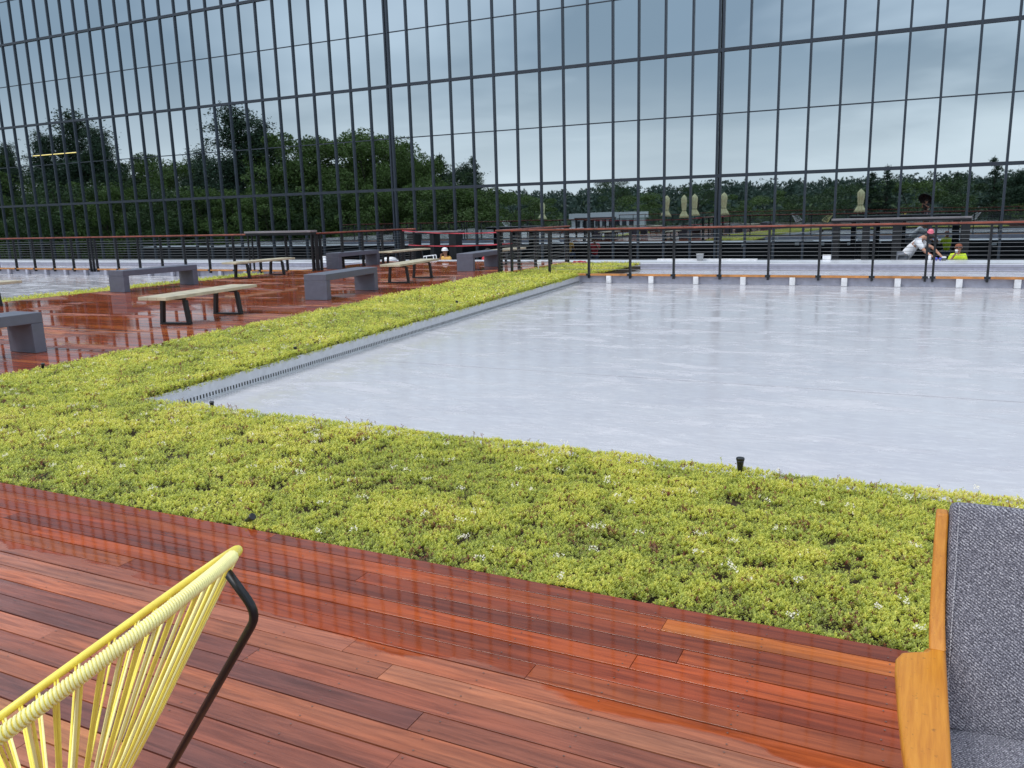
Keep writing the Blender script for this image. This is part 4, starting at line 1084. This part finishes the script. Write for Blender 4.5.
def pine(seed, mat):
    r_ = np.random.default_rng(seed); P = []; mb = MB().tube([(0, 0, 0), (.004, 0, .5), (0, .003, .99)], .02, 8, rs=[.024, .014, .002])
    for i in range(52):
        z = .12+.87*(i/52)**.95; L = (.235*(1-z)**.6+.012)*r_.uniform(.4, 1.3); a = r_.uniform(0, 2*PI); up = r_.uniform(.05, .4)
        tip = np.array([L*math.cos(a), L*math.sin(a), z+L*up]); mb.tube([(0, 0, z), tuple(tip)], .003, 4, rs=[.004, .001])
        m_ = int(620*(L/.2)**1.0)+60; u = (.12+.9*r_.uniform(0, 1, m_)**.8)[:, None]
        wsp = .010+.020*(1-np.abs(u-.75)); P.append(np.array([0, 0, z])*(1-u)+tip*u+r_.normal(size=(m_, 3))*wsp*np.array([1, 1, .55]))
    mc = 5200; zz_ = r_.uniform(.14, .93, mc); rr_ = .15*(1-zz_)**.6*np.sqrt(r_.uniform(0, 1, mc)); aa_ = r_.uniform(0, 2*PI, mc)
    P.append(np.stack([rr_*np.cos(aa_), rr_*np.sin(aa_), zz_], 1))
    P = np.concatenate(P)
    Q, t = leaf_cloud(len(P), lambda n_: P, .0050, .9, lambda p: .2*(vnoise(p[:, 0]*12, p[:, 2]*14, seed)-.5), aspect=1.25)
    return mesh_quads('crown', Q, t, mat), mb.mesh('trunk')
def spruce(seed, mat):
    r_ = np.random.default_rng(seed); P = []; mb = MB().tube([(0, 0, 0), (.004, 0, .5), (0, .003, 1.0)], .02, 8, rs=[.02, .011, .0015])
    for i in range(90):
        z = .08+.90*(i/90); L = (.20*(1-z)+.012)*r_.uniform(.6, 1.25)*(1+.25*math.sin(i*1.1)); a = r_.uniform(0, 2*PI)
        tip = np.array([L*math.cos(a), L*math.sin(a), z-L*.12+r_.uniform(0, .03)]); mb.tube([(0, 0, z), tuple(tip)], .003, 4, rs=[.003, .001])
        m_ = int(900*L)+26; u = r_.uniform(.1, 1.03, m_)[:, None]
        P.append(np.array([0, 0, z])*(1-u)+tip*u+r_.normal(size=(m_, 3))*.010*np.array([1, 1, .5])+np.array([0, 0, -.006]))
    P = np.concatenate(P)
    Q, t = leaf_cloud(len(P), lambda n_: P, .0062, .9, lambda p: .2*(vnoise(p[:, 0]*12, p[:, 2]*14, seed)-.5), aspect=1.25)
    return mesh_quads('crown', Q, t, mat), mb.mesh('trunk')
DEC = [deciduous(11, leaf_broad), deciduous(12, leaf_broad), deciduous(13, leaf_dark)]
PINE = [pine(21, leaf_pine), pine(22, leaf_pine), spruce(31, leaf_pine)]
for c, t in DEC+PINE: t.materials.append(bark)
def tree(px, ytop, Yv, kind, wide, label, group='trees beyond the terrace, mirrored in the glass'):
    top = on_y(px, ytop, Yv); base = -8 + (0 if Yv < 300 else 3)
    h = top.z-base; crown, trunk = (PINE if kind[0] == 'p' else DEC)[int(kind[1])]
    t = thing('pine_tree' if kind[0] == 'p' else 'leafy_tree', (top.x, 2*FY-Yv, base), label, 'tree', group, random.uniform(0, 6))
    t.scale = (h*wide, h*wide, h)
    link('crown', crown, None, t); link('trunk', trunk, None, t); return t
TL = [ # px, ytop, virtual distance, kind, width, label
 (-25, 140, 100, 'd0', 1.0, 'leafy tree cut off by the left edge, mirrored in the glass'),
 (4, 142, 104, 'p0', .9, 'dark pine at the very left edge of the mirrored trees'),
 (40, 131, 106, 'p0', 1.1, 'shorter dark pine leaning on the left of the tallest left pine'),
 (68, 112, 108, 'p1', 1.5, 'tall dark pine mirrored behind the yellow light tube'),
 (97, 127, 108, 'p0', 1.1, 'dark pine on the right shoulder of the tall left pine'),
 (116, 146, 112, 'd2', 1.0, 'low dark leafy tree right of the left pines'),
 (140, 150, 118, 'd0', 1.0, 'leafy tree in the dip between the two tall pines'),
 (164, 153, 112, 'd1', 1.0, 'lowest leafy tree between the two tall pines'),
 (201, 146, 104, 'p0', 1.2, 'sparse pine with side branches left of the big pine'),
 (233, 105, 102, 'p1', 1.4, 'biggest dark pine with a broad ragged top left of centre'),
 (258, 118, 104, 'p0', 1.15, 'dark pine on the right side of the biggest pine'),
 (284, 130, 108, 'd2', 1.1, 'leafy tree joining the biggest pine on its right'),
 (305, 127, 106, 'd0', 1.2, 'broad green tree left of the middle of the mirrored grove'),
 (332, 127, 110, 'd1', 1.2, 'broad green tree in the middle of the mirrored grove'),
 (360, 129, 106, 'd0', 1.2, 'broad green tree right of the middle of the mirrored grove'),
 (384, 134, 110, 'd1', 1.1, 'green tree behind the double mullion'),
 (400, 139, 104, 'd0', 1.05, 'light green tree right of the double mullion'),
 (417, 150, 102, 'd1', .8, 'last light green tree before the small pines'),
 (318, 129, 103, 'd1', 1.15, 'rounded green crown filling the gap left of the grove middle'),
 (348, 128, 104, 'd0', 1.15, 'rounded green crown filling the gap right of the grove middle'),
 (373, 132, 103, 'd1', 1.1, 'rounded green crown just left of the double mullion'),
 (290, 129, 104, 'd0', 1.05, 'green crown beside the right flank of the biggest pine'),
 (411, 143, 101, 'd0', .95, 'low green crown stepping down right of the double mullion'),
 (441, 151, 112, 'p2', 1.1, 'small dark conifer with a pointed top right of the grove'),
 (458, 170, 120, 'd2', .9, 'low rounded dark tree between the small conifers'),
 (475, 155, 114, 'p2', 1.3, 'last small conifer at the right end of the grove'),
 (872, 170, 150, 'p2', 1.9, 'bushy conifer above the lone umbrella on the right'),
 (889, 163, 152, 'p2', 1.3, 'narrow pointed conifer right of the lone umbrella'),
 (850, 181, 150, 'd2', 1.4, 'round dark tree left of the lone umbrella'),
 (925, 176, 165, 'd1', 1.8, 'yellowish green tree above the photographer'),
 (960, 170, 150, 'p2', 1.6, 'conifer right of the photographer reflection'),
 (999, 155, 130, 'p2', 1.2, 'tallest pointed conifer near the right edge'),
 (985, 172, 132, 'd2', 1.3, 'dark round tree left of the tallest right conifer'),
 (1022, 168, 128, 'p0', 1.5, 'dark conifer cut off by the right edge'),
 (1050, 166, 128, 'd0', 1.3, 'leafy tree beyond the right edge of the mirror view'),
 (775, 190, 190, 'd0', 1.9, 'light green tree right of the umbrellas'),
 (745, 194, 200, 'd0', 1.9, 'light green tree just right of the double mullion umbrella'),
 (810, 192, 185, 'd2', 1.8, 'dark green tree left of the pale yellow chair'),
 (640, 192, 215, 'd1', 1.8, 'green tree behind the right end of the white building'),
 (530, 194, 190, 'd1', 1.8, 'green tree left of the white building'),
 (510, 190, 200, 'd0', 1.8, 'green tree between the last conifer and the white building'),
 (612, 178.5, 380, 'd2', 1.3, 'distant round tree sticking out of the wooded horizon'),
 (700, 183, 380, 'd2', 1.5, 'distant tree crown on the wooded horizon above the umbrellas')]
for a in TL: tree(*a)
# undergrowth trees filling the lower part of the mirrored grove
for i in range(30):
    px = -20+i*17.3+random.uniform(-4, 4)
    tree(px, random.uniform(178, 200), random.uniform(92, 99), random.choice(['d0', 'd2', 'd1', 'd2']), random.uniform(1.1, 1.5), 'low bushy tree in the dark understorey of the mirrored grove', 'understorey trees of the mirrored grove')
# second row
for i in range(26):
    px = -20+i*19.5+random.uniform(-5, 5)
    tree(px, random.uniform(158, 172), random.uniform(118, 132), random.choice(['d2', 'd2', 'd1', 'p0']), random.uniform(1.2, 1.5), 'tree in the second row of the mirrored grove', 'second row trees of the mirrored grove')
# far wood on the hill
NF = 2600
fxx = rng.uniform(-620, 330, NF); fyy = -rng.uniform(150, 620, NF)
gz_ = -8+np.minimum(24, np.maximum(0, -fyy-260)*.055)
hgt = rng.uniform(8, 13, NF)*np.where(-fyy < 260, .8, 1)
Qs = []; Ts = []
nl = 46
for i in range(NF):
    d = rng.normal(size=(nl, 3)); d /= np.linalg.norm(d, axis=1)[:, None]
    Pp = np.array([fxx[i], fyy[i], gz_[i]+hgt[i]*.56])+d*np.array([hgt[i]*.42, hgt[i]*.42, hgt[i]*.44])*rng.uniform(.75, 1.05, (nl, 1))
    Qs.append(Pp)
Pa = np.concatenate(Qs); ntot = len(Pa)
Q, t = leaf_cloud(ntot, lambda n_: Pa, 1.15, .8, lambda P: np.repeat(rng.normal(0, .22, NF), nl))
o = quads_mesh('far_wood', Q, t, leaf_far_hazy); tag(o, 'wooded hill of distant trees mirrored low in the glass', 'wood', None, 'stuff')
